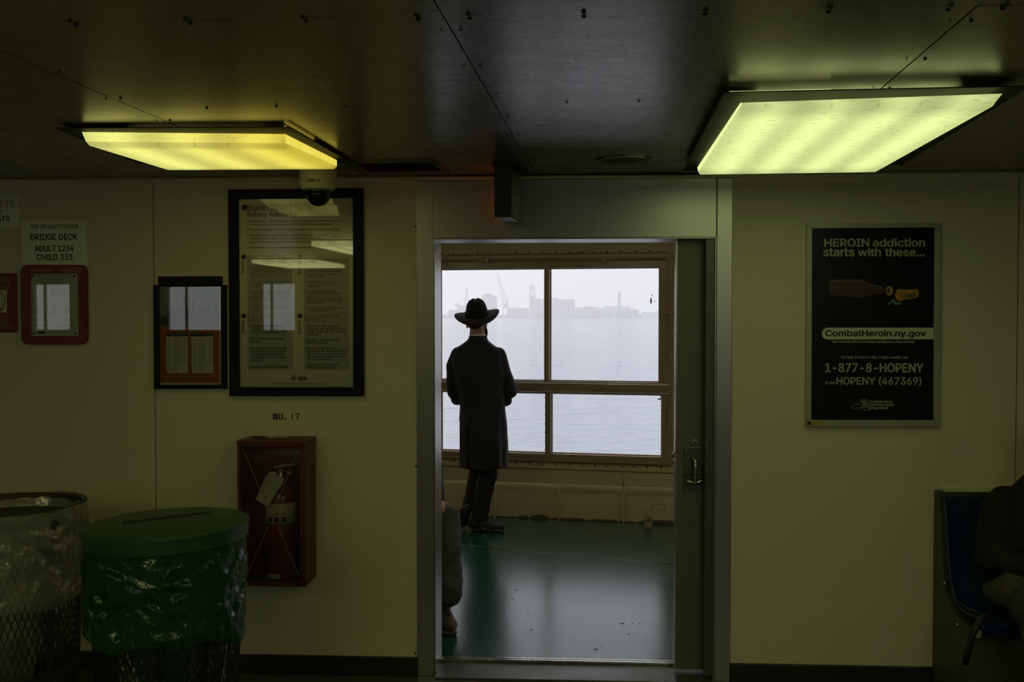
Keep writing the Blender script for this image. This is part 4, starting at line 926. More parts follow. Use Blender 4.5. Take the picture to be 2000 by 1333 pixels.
for (x0, x1) in ((324.5, 366.5), (373.5, 416)):
    part('time_column', sheet([(x0, 658), (x1, 657.5), (x1+0.5, 729), (x0+1.5, 729)], B0+0.0116, 0.0003), 'paper_cream', tt)
    part('column_head', sheet([(x0, 650), (x1-0.5, 649.5), (x1, 656.5), (x0, 657)], B0+0.0119, 0.0003), 'ink_black', tt)
    xm = (x0+x1)/2; m = MB(); m.prism([wq(xm-0.4, 658, B0+.0122), wq(xm+0.4, 658, B0+.0122), wq(xm+1, 729, B0+.0122), wq(xm+0.2, 729, B0+.0122)], (0, .0002, 0)); part('rule', m, 'ink_black', tt)
    for ci, xx in enumerate((x0+6.5, x0+16, xm+5.5, xm+15.5)):
        n_ = (25, 25, 20, 20)[ci]; hh = 5 + ci
        for k in range(n_):
            y = 660+k*2.72; wtext(tt, '%d:%02d' % ((hh+k//2) % 12+1, (k % 2)*30), xx-3, y, xx+3, y+1.7, 'ink_black', 0.0, B0+0.0123)
    wtext(tt, 'Weekday', x0+2, 651.5, x0+18, 653.5, 'paper_cream', 0.0, B0+0.0124); wtext(tt, 'Weekend', xm+2, 651.5, xm+17, 653.5, 'paper_cream', 0.0, B0+0.0124)
wtext(tt, 'Schedule subject to change without notice. Dial 311.', 326, 734, 415, 737, 'ink_tan', 0.0, B0+0.0122)
part('glass', sheet(ti, B0+0.0145), 'poster_glass', tt)
# --- left-hand signs
def plate(name, label, cat, cs, m_, bev=0.001, th=0.003):
    t = thing(name, wbase((cs[0][0]+cs[1][0])/2, cs[2][1]), WM, label, cat); part('plate', sheet(cs, B0+th, th), m_, t, bevel=bev); return t
s1 = plate('wall_sign', 'cream sign ending in KETS and ATS, cut by the left edge', 'sign', [(-96, 382), (37, 380.5), (38, 446), (-96, 448)], 'sign_cream')
wtext(s1, 'LIFE JACKETS', -88, 392.5, 28.5, 405.5, 'ink_tan', 0.03, B0+0.0036); wtext(s1, 'AND', -22, 410, 3, 417, 'ink_black', 0.0, B0+0.0036); wtext(s1, 'FLOATS', -30, 422, 18.5, 432, 'ink_black', 0.03, B0+0.0036)
s2 = plate('wall_sign', 'cream sign reading TOTAL LIFE JACKETS THIS DECK, BRIDGE DECK, ADULT 1234, CHILD 333', 'sign', [(41, 430), (169.5, 430), (170.5, 518), (43, 517)], 'sign_cream')
wtext(s2, 'TOTAL LIFE JACKETS THIS DECK', 58, 439, 153, 447, 'ink_black', 0.02, B0+0.0036)
wtext(s2, 'BRIDGE DECK', 60, 457.5, 151, 469, 'ink_black', 0.03, B0+0.0036); wtext(s2, 'ADULT 1234', 68, 480, 144, 491.5, 'ink_black', 0.03, B0+0.0036); wtext(s2, 'CHILD 333', 72, 497, 141.5, 508.5, 'ink_black', 0.03, B0+0.0036)
s3 = plate('wall_sign', 'dark red sign with crossed-out symbol ending in DEVICES, cut by the left edge', 'sign', [(-80, 534), (33, 534), (35, 650), (-79, 650)], 'sign_red')
for s_, x0, y0, x1, y1 in (('NO RADIO', -62, 542.5, 19.5, 552.5), ('PLAYING', -54, 557, 18, 566), ('USING', -28, 614.5, 16, 620), ('PORTABLE', -48, 624.5, 15.5, 632), ('ELECTRONIC DEVICES', -68, 635.5, 25.5, 640.5)): wtext(s3, s_, x0, y0, x1, y1, 'ink_tan', 0.04, B0+0.0036)
part('symbol_panel', sheet([(-38, 567), (13, 567), (13.5, 611), (-38, 611)], B0+0.0036, 0.0005), 'paper_cream', s3)
c = wq(-12.5, 589, B0+0.0042); m = MB(); R_ = 0.055
m.ring([(c.x+R_*math.cos(t), c.y, c.z+R_*math.sin(t)) for t in [2*PI*i/32 for i in range(32)]], [(c.x+R_*.93*math.cos(t), c.y, c.z+R_*.93*math.sin(t)) for t in [2*PI*i/32 for i in range(32)]], (0, .0004, 0))
m.prism([(c.x-.040, c.y, c.z+.037), (c.x-.037, c.y, c.z+.040), (c.x+.040, c.y, c.z-.037), (c.x+.037, c.y, c.z-.040)], (0, .0004, 0)); part('crossed_symbol', m, 'ink_black', s3)
m = MB(); m.prism([(c.x-.025, c.y, c.z-.02), (c.x+.025, c.y, c.z-.02), (c.x+.025, c.y, c.z+.012), (c.x-.025, c.y, c.z+.012)], (0, .0003, 0)); part('radio_symbol', m, 'ink_tan', s3)
lj = thing('life_jacket_instructions', wbase(110, 673), WM, 'dark red round-cornered frame holding life jacket instructions', 'notice')
p0 = wq(46.5, 673, B0); p1 = wq(172.5, 518, B0); rd = 0.032
def rrect(x0, x1, z0, z1, r, y, n=6):
    out = []
    for (cx, cz, a0) in ((x1-r, z1-r, 0), (x0+r, z1-r, 90), (x0+r, z0+r, 180), (x1-r, z0+r, 270)):
        for a in range(n+1): out.append(Vector((cx+r*math.cos(math.radians(a0+90*a/n)), y, cz+r*math.sin(math.radians(a0+90*a/n)))))
    return out
part('frame', MB().prism(rrect(p0.x, p1.x, p0.z, p1.z, rd, -B0-0.022), (0, 0.022, 0)), 'sign_red', lj, bevel=0.002)
wtext(lj, 'LIFE JACKET', 60.5, 522.5, 103, 531, 'ink_gold', 0.0, B0+0.0226); wtext(lj, 'INSTRUCTIONS', 115, 523, 159, 531.5, 'ink_gold', 0.0, B0+0.0226)
lc = [(61, 535.5), (151.5, 534.5), (153, 656.5), (62.5, 657)]
part('sheet', sheet(lc, B0+0.0235, 0.001), 'paper_cream', lj)
def figure(mb, cx, cy, s):
    L = lambda pts: [mb.prism([wq(cx+a[0]*s-0.3, cy+a[1]*s, B0+.0242), wq(cx+a[0]*s+0.3, cy+a[1]*s+0.3, B0+.0242), wq(cx+b[0]*s+0.3, cy+b[1]*s, B0+.0242), wq(cx+b[0]*s-0.3, cy+b[1]*s-0.3, B0+.0242)], (0, .0003, 0)) for a, b in zip(pts, pts[1:])]
    L([(math.cos(t)*2, -9+math.sin(t)*2.6) for t in [2*PI*i/10 for i in range(11)]]); L([(-2, -6), (-5, -4), (-7, 6), (-5, 9)]); L([(2, -6), (5, -4), (7, 5), (6, 9)])
    L([(-3, -5), (-3.5, 7), (3.5, 7), (3, -5)]); L([(0, -5), (0, 7)]); L([(-3, 0), (3, 0)]); L([(-3, 3), (3, 3)])
m = MB(); figure(m, 77, 607, 1.15); figure(m, 108, 571, 1.5); figure(m, 107, 608, 0.95); figure(m, 131, 607, 0.8); part('figure_drawing', m, 'ink_black', lj, kind='stuff')
for s_, x0, y0, x1, y1 in (('This is an approved flotation device. Read these instructions.', 74, 537, 138, 539.3), ('Wear the jacket over your clothes with all straps pulled tight', 80, 541, 132, 543.3), ('and tied at the front', 88, 545, 124, 547.2),
    ('Place over head', 66, 621, 91, 623.5), ('tie the tapes', 68, 625, 88, 627.5), ('Pull straps and', 126, 621, 148, 623.5), ('tie a bow', 128, 625, 147, 627.5),
    ('Children must be helped by an adult. Jackets for children are kept in lockers marked CHILD on every deck', 66, 635, 150, 637.5), ('Do not inflate or remove the jacket inside the vessel. Follow the directions given by the crew at all', 66, 640, 150, 642.5), ('times and stay calm. Keep these instructions in view', 96, 648, 150, 650.5)): wtext(lj, s_, x0, y0, x1, y1, 'ink_black', 0.0, B0+0.0242)
part('label_block', sheet([(73, 648), (88.5, 648), (88.5, 652), (73, 652)], B0+0.0243, 0.0003), 'ink_black', lj)
for px, py in ((64.5, 540), (145, 540), (66, 652), (147, 652)):
    c = wq(px, py, B0+0.027); part('corner_screw', MB().ball(c, (0.006, 0.003, 0.005), 10, 6), 'black_matt', lj, smooth=True)
part('cover_sheet', sheet(lc, B0+0.0265, 0.0006), 'poster_glass', lj)
# --- stencilled number on the wall
c = wq(558, 821, B0+0.0006); ns = thing('stencilled_number', (c.x, -B0, c.z), WM, 'stencilled dark blue NO. 17 on the wall above the red cabinet', 'stencil')
m = MB()
def st(x0, y0, x1, y1, dx=0): m.prism([wq(x0, y1, B0+.0006), wq(x1, y1, B0+.0006), wq(x1+dx, y0, B0+.0006), wq(x0+dx, y0, B0+.0006)], (0, .0004, 0))
st(533, 808, 536.3, 820.5); st(539.5, 808, 542.5, 820.5); m.prism([wq(535, 808, B0+.0007), wq(538, 808, B0+.0007), wq(541.5, 820.5, B0+.0007), wq(538.5, 820.5, B0+.0007)], (0, .0004, 0))
st(544, 809.5, 547, 819); st(550, 809.5, 553, 819); st(545.5, 808, 548, 810.4); st(549, 808, 551.5, 810.4); st(545.5, 818, 548, 820.5); st(549, 818, 551.5, 820.5)
part('stencil_no', m, 'ink_navy', ns); m = MB(); st(555, 817.5, 558, 820.8); part('stencil_dot', m, 'ink_navy', ns)
m = MB(); st(570, 808, 572, 820.5); part('stencil_one', m, 'ink_navy', ns)
m = MB(); st(577, 808, 584.3, 810.2); m.prism([wq(581.6, 810.9, B0+.0006), wq(584.3, 810.9, B0+.0006), wq(581, 820.5, B0+.0006), wq(578.6, 820.5, B0+.0006)], (0, .0004, 0)); part('stencil_seven', m, 'ink_navy', ns)
# --- heroin poster
hp = thing('framed_poster', wbase(1705, 835), WM, 'black public-health poster in a grey metal frame with bottle and pills', 'poster')
ho = [(1576, 436.5), (1838, 436), (1835.5, 835), (1573.5, 834)]; hi = [(1586.5, 446.5), (1826, 444.5), (1823.5, 821), (1585, 821)]
for i in range(4):
    j = (i+1) % 4; a, b, c_, d_ = [wq(*p, B0+0.020) for p in (ho[i], ho[j], hi[j], hi[i])]
    part('frame_rail', MB().prism([a, b, c_, d_], (0, 0.020, 0)), 'alu_frame', hp, bevel=0.0015)
part('backing', sheet([(1580, 440), (1832, 440), (1830, 828), (1579, 828)], B0+0.008, 0.008), 'poster_black', hp)
part('sheet', sheet(hi, B0+0.010), 'poster_black', hp)
OFF = B0+0.0108
h_t = lambda s, x0, y0, x1, y1, b=0.0, m_='poster_white', o_=0: wtext(hp, s, x0, y0, x1, y1, m_, b, OFF+o_)
h_t('HEROIN', 1610.5, 467, 1697, 482, 0.035); h_t('addiction', 1705, 466.5, 1806, 482, 0.035)
h_t('starts', 1608.5, 485.5, 1668, 501, 0.035); h_t('with', 1676, 485, 1720, 500.5, 0.035); h_t('these...', 1729, 485, 1806, 501, 0.035)
m = MB(); pl = [wq(1823.8, 640.5, OFF), wq(1823.6, 663, OFF)]
a = wq(1617, 640.5, OFF); b = wq(1617, 663.5, OFF); cz = (a.z+b.z)/2; rr_ = (a.z-b.z)/2
pts = [pl[0], a]+[Vector((a.x-rr_*math.sin(t), a.y, cz+rr_*math.cos(t))) for t in [PI*i/12 for i in range(1, 12)]]+[b, pl[1]]
m.prism(pts, (0, .0004, 0)); part('web_banner', m, 'poster_white', hp)
wtext(hp, 'CombatHeroin.ny.gov', 1612.5, 645, 1808, 660.5, 'ink_navy', 0.035, OFF+0.0006, name='web_lettering')
h_t('New York State Office of Alcoholism and Substance Abuse Services', 1626, 665.2, 1786, 670.2, 0.02)
h_t('For help 24 hours a day, 7 days a week, call', 1643.5, 695.5, 1772, 701.8, 0.02)
h_t('1-877-8-HOPENY', 1612, 710, 1803, 727, 0.035); h_t('or text', 1612, 745.5, 1630.5, 750.8, 0.02); h_t('HOPENY (467369)', 1634, 736.5, 1799, 754, 0.025)
m = MB(); o = lambda px, py: wq(px, py, OFF)
ny = [(1664, 797), (1666, 792), (1672, 790), (1677, 790.5), (1678, 786), (1683, 781), (1694, 780.5), (1695, 786), (1696, 792), (1696, 797), (1700, 799.5), (1688, 801.5), (1683, 797), (1664, 798)]
m.tube([o(*p) for p in ny]+[o(*ny[0])], 0.0009, 4, cap=False); part('state_outline', m, 'poster_white', hp)
for s_, x0, y0, x1, y1 in (('NEW', 1682.5, 783, 1692, 786.7), ('YORK', 1682.5, 788, 1694.5, 791.7), ('STATE', 1682.5, 793, 1694.5, 796.5), ('Combat Heroin', 1700.5, 782.5, 1743, 787.3), ('and Prescription', 1700.5, 788.5, 1747, 794.3), ('Drug Abuse', 1700.5, 794.5, 1734, 800.5)): h_t(s_, x0, y0, x1, y1, 0.03)
part('rule', sheet([(1698, 780), (1698.8, 780), (1698.6, 803), (1697.8, 803)], OFF, .0004), 'poster_white', hp)
# bottle and pills, flat print
bt = [(1620, 548), (1626, 546.2), (1684, 546), (1690, 548), (1696, 552), (1706, 556), (1727, 560), (1730, 563), (1730, 571), (1727, 573.5), (1706, 575.5), (1696, 578), (1688, 581), (1680, 582), (1626, 577), (1620, 572), (1617, 560)]
m = MB(); m.prism([o(*p) for p in bt][::-1], (0, .0004, 0)); part('bottle_print', m, 'bottle_brown', hp)
m = MB(); m.prism([wq(*p, OFF+.0005) for p in ((1624, 547.5), (1684, 547.2), (1690, 550), (1697, 555), (1725, 561), (1725, 562.3), (1700, 558.5), (1688, 553), (1676, 551), (1628, 551))], (0, .0003, 0))
m.prism([wq(*p, OFF+.0005) for p in ((1676, 556), (1680, 560), (1681, 566), (1679, 570), (1677, 565))], (0, .0003, 0)); part('bottle_highlight', m, 'bottle_light', hp)
c = wq(1737, 568.3, OFF+.0006); m = MB(); m.prism([(c.x+.0155*math.cos(t), c.y, c.z+.0205*math.sin(t)) for t in [2*PI*i/20 for i in range(20)]], (0, .0004, 0)); part('cap_print', m, 'bottle_cap', hp)
c = wq(1735.5, 568.3, OFF+.0010); m = MB(); m.prism([(c.x+.007*math.cos(t), c.y, c.z+.012*math.sin(t)) for t in [2*PI*i/14 for i in range(14)]], (0, .0003, 0)); part('cap_mouth', m, 'bottle_brown', hp)
m = MB(); m.prism([o(*p) for p in ((1755, 564), (1768, 566), (1792, 565), (1795, 570), (1794, 580), (1790, 582.5), (1766, 586), (1756, 590), (1749, 584), (1748, 572))], (0, .0004, 0)); part('pill_bottle_print', m, 'pill_amber', hp)
m = MB(); m.prism([wq(*p, OFF+.0005) for p in ((1768, 568), (1790, 567), (1791, 570), (1768, 572))], (0, .0003, 0)); m.prism([wq(*p, OFF+.0005) for p in ((1752, 568), (1757, 567), (1755, 584), (1751, 582))], (0, .0003, 0)); part('pill_bottle_highlight', m, 'pill_amber_light', hp)
m = MB(); m.prism([wq(*p, OFF+.0007) for p in ((1770, 575), (1788, 573), (1788, 580), (1770, 582))], (0, .0003, 0)); part('pill_label_print', m, 'bottle_light', hp)
for (x, y, a_) in ((1737, 593, -50), (1743, 588, -60), (1748, 590, 40), (1750, 593.5, 10), (1757, 593.5, 5)):
    c = wq(x, y, OFF+.0009); A = math.radians(a_); ca, sa = math.cos(A), math.sin(A); pts = []
    for t in [2*PI*i/12 for i in range(12)]:
        ex_ = .0095*math.cos(t); ez_ = .0045*math.sin(t); pts.append((c.x+ex_*ca-ez_*sa, c.y, c.z-ex_*sa*1-ez_*ca))
    m = MB(); m.prism(pts, (0, .0003, 0)); part('pill_print', m, 'pill_green', hp)
part('glass', sheet(hi, B0+0.014), 'matt_cover', hp)
part('corner_sticker', sheet([(1576, 822.5), (1609, 823), (1609, 831.5), (1576, 831)], B0+0.0206, 0.0005), 'ink_gold', hp)
part('sticker_logo', sheet([(1577, 824), (1584, 824), (1584, 830.5), (1577, 830)], B0+0.0210, 0.0004), 'black_matt', hp)
# small brass knobs / holes in the wall panels
sw = thing('wall_mark', (WU(812, 465, .01).x, -PF_, WU(812, 911, .01).z), WM, 'row of three small dark bolt heads down the wall beside the door post', 'bolt')
for px, py in ((812.5, 443), (812.5, 911), (811.5, 1277)): part('bolt_head', MB().ball(wq(px, py, PF_+0.001), (0.005, 0.003, 0.005), 8, 6), 'black_matt', sw)
# ---------------------------------------------------------------- extinguisher cabinet
DB = 0.19
def cq(px, py, off=DB): return WU(px, py, off)
bx0 = cq(464, 1000).x; bx1 = cq(597, 1000).x; bz0 = cq(530, 1146.5).z; bz1 = cq(530, 867).z
cab = thing('extinguisher_cabinet', ((bx0+bx1)/2, -PF_, bz0), WM, 'red open-fronted fire extinguisher cabinet marked 17 on the wall', 'cabinet')
tk = 0.014; yf = -DB; yb = -PF_
part('side_board', MB().box(bx0, bx0+tk, yf, yb, bz0, bz1), 'box_red', cab, bevel=0.002)
sr = part('side_board', MB().box(bx1-tk, bx1, yf, yb, bz0, bz1), 'box_red', cab, bevel=0.002)
part('top_board', MB().box(bx0-0.003, bx1+0.003, yf-0.004, yb, bz1, bz1+0.012), 'box_red', cab, bevel=0.003)
part('bottom_board', MB().box(bx0+tk, bx1-tk, yf, yb, bz0, bz0+0.02), 'box_red', cab, bevel=0.002)
part('back_board', MB().box(bx0+tk, bx1-tk, yb-0.008, yb, bz0+0.02, bz1), 'box_red_inside', cab)
part('face_rail', MB().box(bx0+tk, bx1-tk, yf, yf+0.012, bz1-0.014, bz1), 'box_red', cab, bevel=0.001)
part('face_strip', MB().box(bx1-tk-0.012, bx1-tk, yf, yf+0.012, bz0+.02, bz1-.014), 'box_red', cab, bevel=0.001)
part('clear_cover', MB().box(bx0+tk, bx1-tk-0.012, yf+0.004, yf+0.006, bz0+0.02, bz1-0.014), 'acrylic', cab)
cx_ = cq(537, 990)
for (pa, pb) in (((473, 876), (507, 955)), ((582, 878), (541, 985)), ((523, 1030), (477, 1138)), ((543, 1030), (583, 1124))):
    a = cq(*pa, off=DB-0.003); b = cq(*pb, off=DB-0.003); part('cover_string', MB().tube([(a.x, yf+0.003, a.z), (b.x, yf+0.003, b.z)], 0.0013, 6), 'wire_grey', cab)
text(cab, '17', (bx1+0.0008, yf+0.10, cq(600, 909, 0.13).z), (0, 0.0, 0.0)if False else (0, 0.055, 0), (0, 0, 0.085), 'ink_gold', 0.0, name='number_lettering')
# inspection clip lying on top, with its chain
cl = thing('hinged_clip', ((bx0+bx1)/2-0.02, -0.10, bz1+0.012), WM, 'flat grey metal clip lying on top of the red cabinet', 'clip')
xa = WU(499, 848, .10).x; xb = WU(561, 848, .10).x
part('plate', MB().box(xa, xb, -0.125, -0.075, bz1+0.013, bz1+0.017), 'chrome', cl, bevel=0.001)
part('rolled_edge', MB().tube([(xa-0.004, -0.125, bz1+0.020), (xb, -0.125, bz1+0.020)], 0.004, 8), 'chrome', cl, smooth=True)
part('base_bar', MB().box(xa+0.0, xb+0.08, -0.155, -0.135, bz1+0.012, bz1+0.016), 'box_red', cl, bevel=0.001)
for k in range(6):
    f = k/5; x_ = xa-0.004-0.055*f; part('chain_link', MB().tube([(x_+0.006*math.cos(t), -0.125-0.03*f+0.004*math.sin(t)*(k % 2), bz1+0.018-0.003*f+0.003*math.sin(t)*((k+1) % 2)) for t in [2*PI*i/8 for i in range(9)]], 0.0012, 5), 'chrome', cl, smooth=True)
a = cq(463, 870); b = WU(376, 982, 0.012)
part('pull_string', MB().tube([(a.x, yf, a.z+0.01), ((a.x+b.x)/2, -0.10, (a.z+b.z)/2-0.004), (b.x, -0.012, b.z)], 0.0009, 5), 'ink_tan', cl, smooth=True)
# the extinguisher
EX = cq(548, 1000, 0.11).x; er = 0.068; ezb = bz0+0.022; EY = -0.10
fe = thing('fire_extinguisher', (EX, EY, ezb), WM, 'red fire extinguisher with a pale band and paper tag inside the cabinet', 'fire extinguisher')
zt_ = cq(545, 940, 0.11).z
part('cylinder', MB().lathe([(er*0.9, ezb), (er, ezb+0.015), (er, zt_-0.09), (er*0.93, zt_-0.055), (er*0.7, zt_-0.022), (er*0.35, zt_), (0.02, zt_+0.01), (0.0, zt_+0.01)], (EX, EY, 0), 36), 'ext_red', fe, smooth='auto')
zb1 = cq(551, 984, .16).z; zb2 = cq(551, 1024, .16).z
lb_ = part('label_band', MB().lathe([(er+0.0012, zb2), (er+0.0012, zb1)], (EX, EY, 0), 36), 'white_label', fe, smooth=True)
for k in range(3):
    an = -PI/2-0.45+k*0.45; p = Vector((EX+(er+.002)*math.cos(an), EY+(er+.002)*math.sin(an), zb2+0.008)); tv = Vector((-math.sin(an), math.cos(an), 0))
    part('pictogram', MB().prism([p-tv*.009, p+tv*.009, p+tv*.009+Vector((0, 0, .022)), p-tv*.009+Vector((0, 0, .022))], Vector((math.cos(an), math.sin(an), 0))*.0004), 'black_matt', lb_)
    p.z += 0.034; part('print_line', MB().prism([p-tv*.012, p+tv*.012, p+tv*.012+Vector((0, 0, .006+.004*k)), p-tv*.008+Vector((0, 0, .010))], Vector((math.cos(an), math.sin(an), 0))*.0004), 'ink_tan', lb_)
part('foot_label', MB().prism([(EX+(er+.0015)*math.cos(a), EY+(er+.0015)*math.sin(a), cq(545, 1132, .17).z) for a in [-PI/2-.75+i*.12 for i in range(9)]]+[(EX+(er+.0005)*math.cos(a), EY+(er+.0005)*math.sin(a), cq(545, 1132, .17).z) for a in [-PI/2-.75+i*.12 for i in range(9)]][::-1], (0, 0, 0.022)), 'white_label', fe)
zv = zt_+0.01
vh = part('valve', MB().lathe([(0.019, zv), (0.022, zv+0.006), (0.018, zv+0.012), (0.018, zv+0.034), (0.024, zv+0.036), (0.024, zv+0.046), (0.0, zv+0.048)], (EX, EY, 0), 20), 'chrome', fe, smooth='auto')
part('gauge', MB().cyl((EX-0.02, EY-0.012, zv+0.026), (EX-0.045, EY-0.02, zv+0.030), 0.013, 0.013, 16), 'chrome', vh, smooth='auto')
part('top_lever', MB().tube([(EX-0.03, EY, zv+0.052), (EX, EY-0.005, zv+0.056), (EX+0.045, EY-0.01, zv+0.064), (EX+0.085, EY-0.01, zv+0.068)], [(0.013, 0.006), (0.013, 0.006), (0.011, 0.005), (0.009, 0.004)], 10, side=(0, 1, 0)), 'white_label', vh, smooth=True)
part('carry_handle', MB().tube([(EX+0.01, EY, zv+0.040), (EX+0.04, EY-0.005, zv+0.026), (EX+0.085, EY-0.01, zv+0.010)], [(0.012, 0.006), (0.011, 0.006), (0.009, 0.005)], 10, side=(0, 1, 0)), 'chrome', vh, smooth=True)
TQ = [cq(x, y, 0.175) for x, y in ((527, 922), (555, 935), (551, 947), (543, 957), (534, 973), (523, 990), (500, 976), (509, 952), (517, 934))]
ys = [0, 0.004, .006, 0, -.004, -.006, -.004, .002, .004]
m = MB(); m.prism([(q.x, -0.174+dy, q.z) for q, dy in zip(TQ, ys)], (0, 0.0012, 0)); tg = part('paper_tag', m, 'white_label', fe)
rr = random.Random(9); m = MB()
for k in range(11):
    x_ = 516+rr.uniform(-5, 6)-k*0.9; y_ = 934+k*3; q = cq(x_, y_, 0.176); w = rr.uniform(.010, .028)
    m.prism([(q.x, -0.1758, q.z), (q.x+w, -0.1758, q.z-w*0.5), (q.x+w, -0.1758, q.z-w*0.5+.002), (q.x, -0.1758, q.z+.002)], (0, 0.0004, 0))
part('tag_writing', m, 'black_matt', tg)
part('tag_wire', MB().tube([(TQ[0].x+0.01, -0.172, TQ[0].z-0.004), (EX-0.01, EY-0.02, zv+0.02)], 0.001, 5), 'wire_grey', tg)
# ---------------------------------------------------------------- litter baskets
def basket(name, label, C, rt, rb, H, nd, rows, m_, cat='litter bin'):
    t = thing(name, (C[0], C[1], 0), I4, label, cat); rad = lambda z: rb+(rt-rb)*z/H
    m = MB(); w = 0.0022
    for s_ in (1, -1):
        for k in range(nd):
            prev = None
            for i in range(rows+1):
                z = 0.03+(H-0.06)*i/rows; a = 2*PI*(k+s_*i*0.5)/nd; r = rad(z)+(0.001 if s_ > 0 else -0.001)
                p = Vector((C[0]+r*math.cos(a), C[1]+r*math.sin(a), z)); n_ = Vector((math.cos(a), math.sin(a), 0)); tt_ = Vector((-n_.y, n_.x, 0))
                cur = [p-tt_*w+n_*w*.5, p+tt_*w+n_*w*.5, p+tt_*w-n_*w*.5, p-tt_*w-n_*w*.5]
                if prev: m.add(prev+cur, [(q, (q+1) % 4, 4+(q+1) % 4, 4+q) for q in range(4)])
                prev = cur
    part('expanded_mesh', m, m_, t, kind='stuff')
    for z, hh in ((0.0, 0.05), (H-0.05, 0.05)):
        r0_, r1_ = rad(z), rad(z+hh); part('hoop', MB().lathe([(r0_+.004, z), (r1_+.004, z+hh), (r1_-.002, z+hh), (r0_-.002, z), (r0_+.004, z)], (C[0], C[1], 0), 48), m_, t, smooth='auto')
    z = 0.24; part('hoop', MB().lathe([(rad(z)+.004, z), (rad(z)+.005, z+.035), (rad(z)-.002, z+.035), (rad(z)-.002, z), (rad(z)+.004, z)], (C[0], C[1], 0), 48), m_, t, smooth='auto')
    for k in range(7):
        a = -PI/2+0.15+2*PI*k/7; d = Vector((math.cos(a), math.sin(a), 0)); tt_ = Vector((-d.y, d.x, 0))*0.015; c0 = Vector((C[0], C[1], 0))
        q = [c0+d*(rad(0.02)+.003)-tt_+Vector((0, 0, .02)), c0+d*(rad(0.02)+.003)+tt_+Vector((0, 0, .02)), c0+d*(rad(H)+.003)+tt_+Vector((0, 0, H)), c0+d*(rad(H)+.003)-tt_+Vector((0, 0, H))]
        part('upright_strap', MB().prism(q, d*0.004), m_, t)
    part('bottom_plate', MB().cyl((C[0], C[1], 0.015), (C[0], C[1], 0.02), rad(0)-.003, rad(0)-.003, 40), m_, t)
    part('rim_wire', MB().tube([(C[0]+(rt+.004)*math.cos(a), C[1]+(rt+.004)*math.sin(a), H) for a in [2*PI*i/48 for i in range(49)]], 0.006, 8, cap=False), m_, t, smooth=True)
    return t
def liner(parent, C, rt, rb, H, z0f, m_, seed, over=0.012, inside=True, bag=None):
    # the bag hangs inside and is turned down over the rim with creases
    bm = MB(); n, k = 160, 40; vs = []; fs = []
    for i in range(k+1):
        f = i/k
        for j in range(n):
            a = 2*PI*j/n; zb_ = z0f(a); z = H+0.012-(H+0.012-zb_)*f
            r = rb+(rt-rb)*z/H+over+0.012*f
            cr = noise.noise(Vector((math.cos(a)*2.4+seed, math.sin(a)*2.4, z*9+a))); c2 = noise.noise(Vector((math.cos(a)*5+z*9+seed, math.sin(a)*5-z*6, z*16)))
            r += (0.018*cr+0.010*(1-abs(c2)*3))*min(1, f*3+0.15)
            if f > 0.9: r -= 0.02*(f-0.9)*10*0.5
            vs.append((C[0]+r*math.cos(a), C[1]+r*math.sin(a), z))
    for i in range(k):
        for j in range(n): fs.append((i*n+j, i*n+(j+1) % n, (i+1)*n+(j+1) % n, (i+1)*n+j))
    bm.add(vs, fs); part('bag_overhang', bm, m_, parent, smooth=True)
    if inside:
        bm = MB(); vs = []; fs = []; k = 16
        for i in range(k+1):
            f = i/k
            for j in range(n):
                a = 2*PI*j/n; z = H+0.012-(H-0.10)*f; r = (rb+(rt-rb)*z/H)-0.012-0.05*f*f
                r += 0.014*noise.noise(Vector((math.cos(a)*4+seed, math.sin(a)*4, z*6+3)))
                if f < 0.06: r += 0.02
                vs.append((C[0]+r*math.cos(a), C[1]+r*math.sin(a), z))
        for i in range(k):
            for j in range(n): fs.append((i*n+j, i*n+(j+1) % n, (i+1)*n+(j+1) % n, (i+1)*n+j))
        fs.append(tuple(range(k*n, (k+1)*n))); bm.add(vs, fs); part('bag_inside', bm, m_, parent, smooth=True)
c1 = onZ(325, 1023, 0.905); C1 = (c1.x, c1.y)
k1 = basket('litter_basket', 'black mesh litter basket with a green slotted lid and green bag', C1, 0.262, 0.225, 0.87, 76, 30, 'basket_black')
liner(k1, C1, 0.262, 0.225, 0.87, lambda a: 0.545+0.05*math.cos(a-2.6)-0.035*math.sin(2*a+0.4)+0.012*math.sin(7*a), 'liner_green', 1.3)
LR = 0.284; Lz = 0.905
m = MB(); segs = 64
LF = Matrix.Translation((C1[0], C1[1], Lz)) @ Matrix.Rotation(math.radians(-1.6), 4, 'Y')
m.lathe([(LR-0.006, -0.052), (LR-0.002, -0.052), (LR-0.001, -0.012), (LR+0.003, -0.010), (LR+0.003, 0.0), (LR-0.004, 0.004), (0.0, 0.010), (0, 0.006), (LR-0.01, 0.0), (LR-0.006, -0.052)], (0, 0, 0), segs)
ld = part('lid', m, 'lid_green', k1, LF, smooth='auto')
a = onZ(240, 1022, Lz+0.006); b = onZ(412, 1001, Lz+0.014); d_ = (b-a).normalized(); s_ = Vector((-d_.y, d_.x, 0))*0.011; up = Vector((0, 0, 0.0012))
part('slot', MB().prism([a-s_+up, b-s_+up, b+s_+up, a+s_+up], (0, 0, 0.002)), 'black_matt', ld, F=I4)
c2 = onZ(13, 985, 0.90); C2 = (c2.x, c2.y)
k2 = basket('litter_basket', 'brown mesh litter basket without lid under a clear bag, by the left edge', C2, 0.282, 0.240, 0.89, 68, 24, 'basket_brown')
liner(k2, C2, 0.282, 0.240, 0.89, lambda a: 0.50+0.045*math.cos(a+0.3)+0.02*math.sin(3*a), 'liner_clear', 7.7)
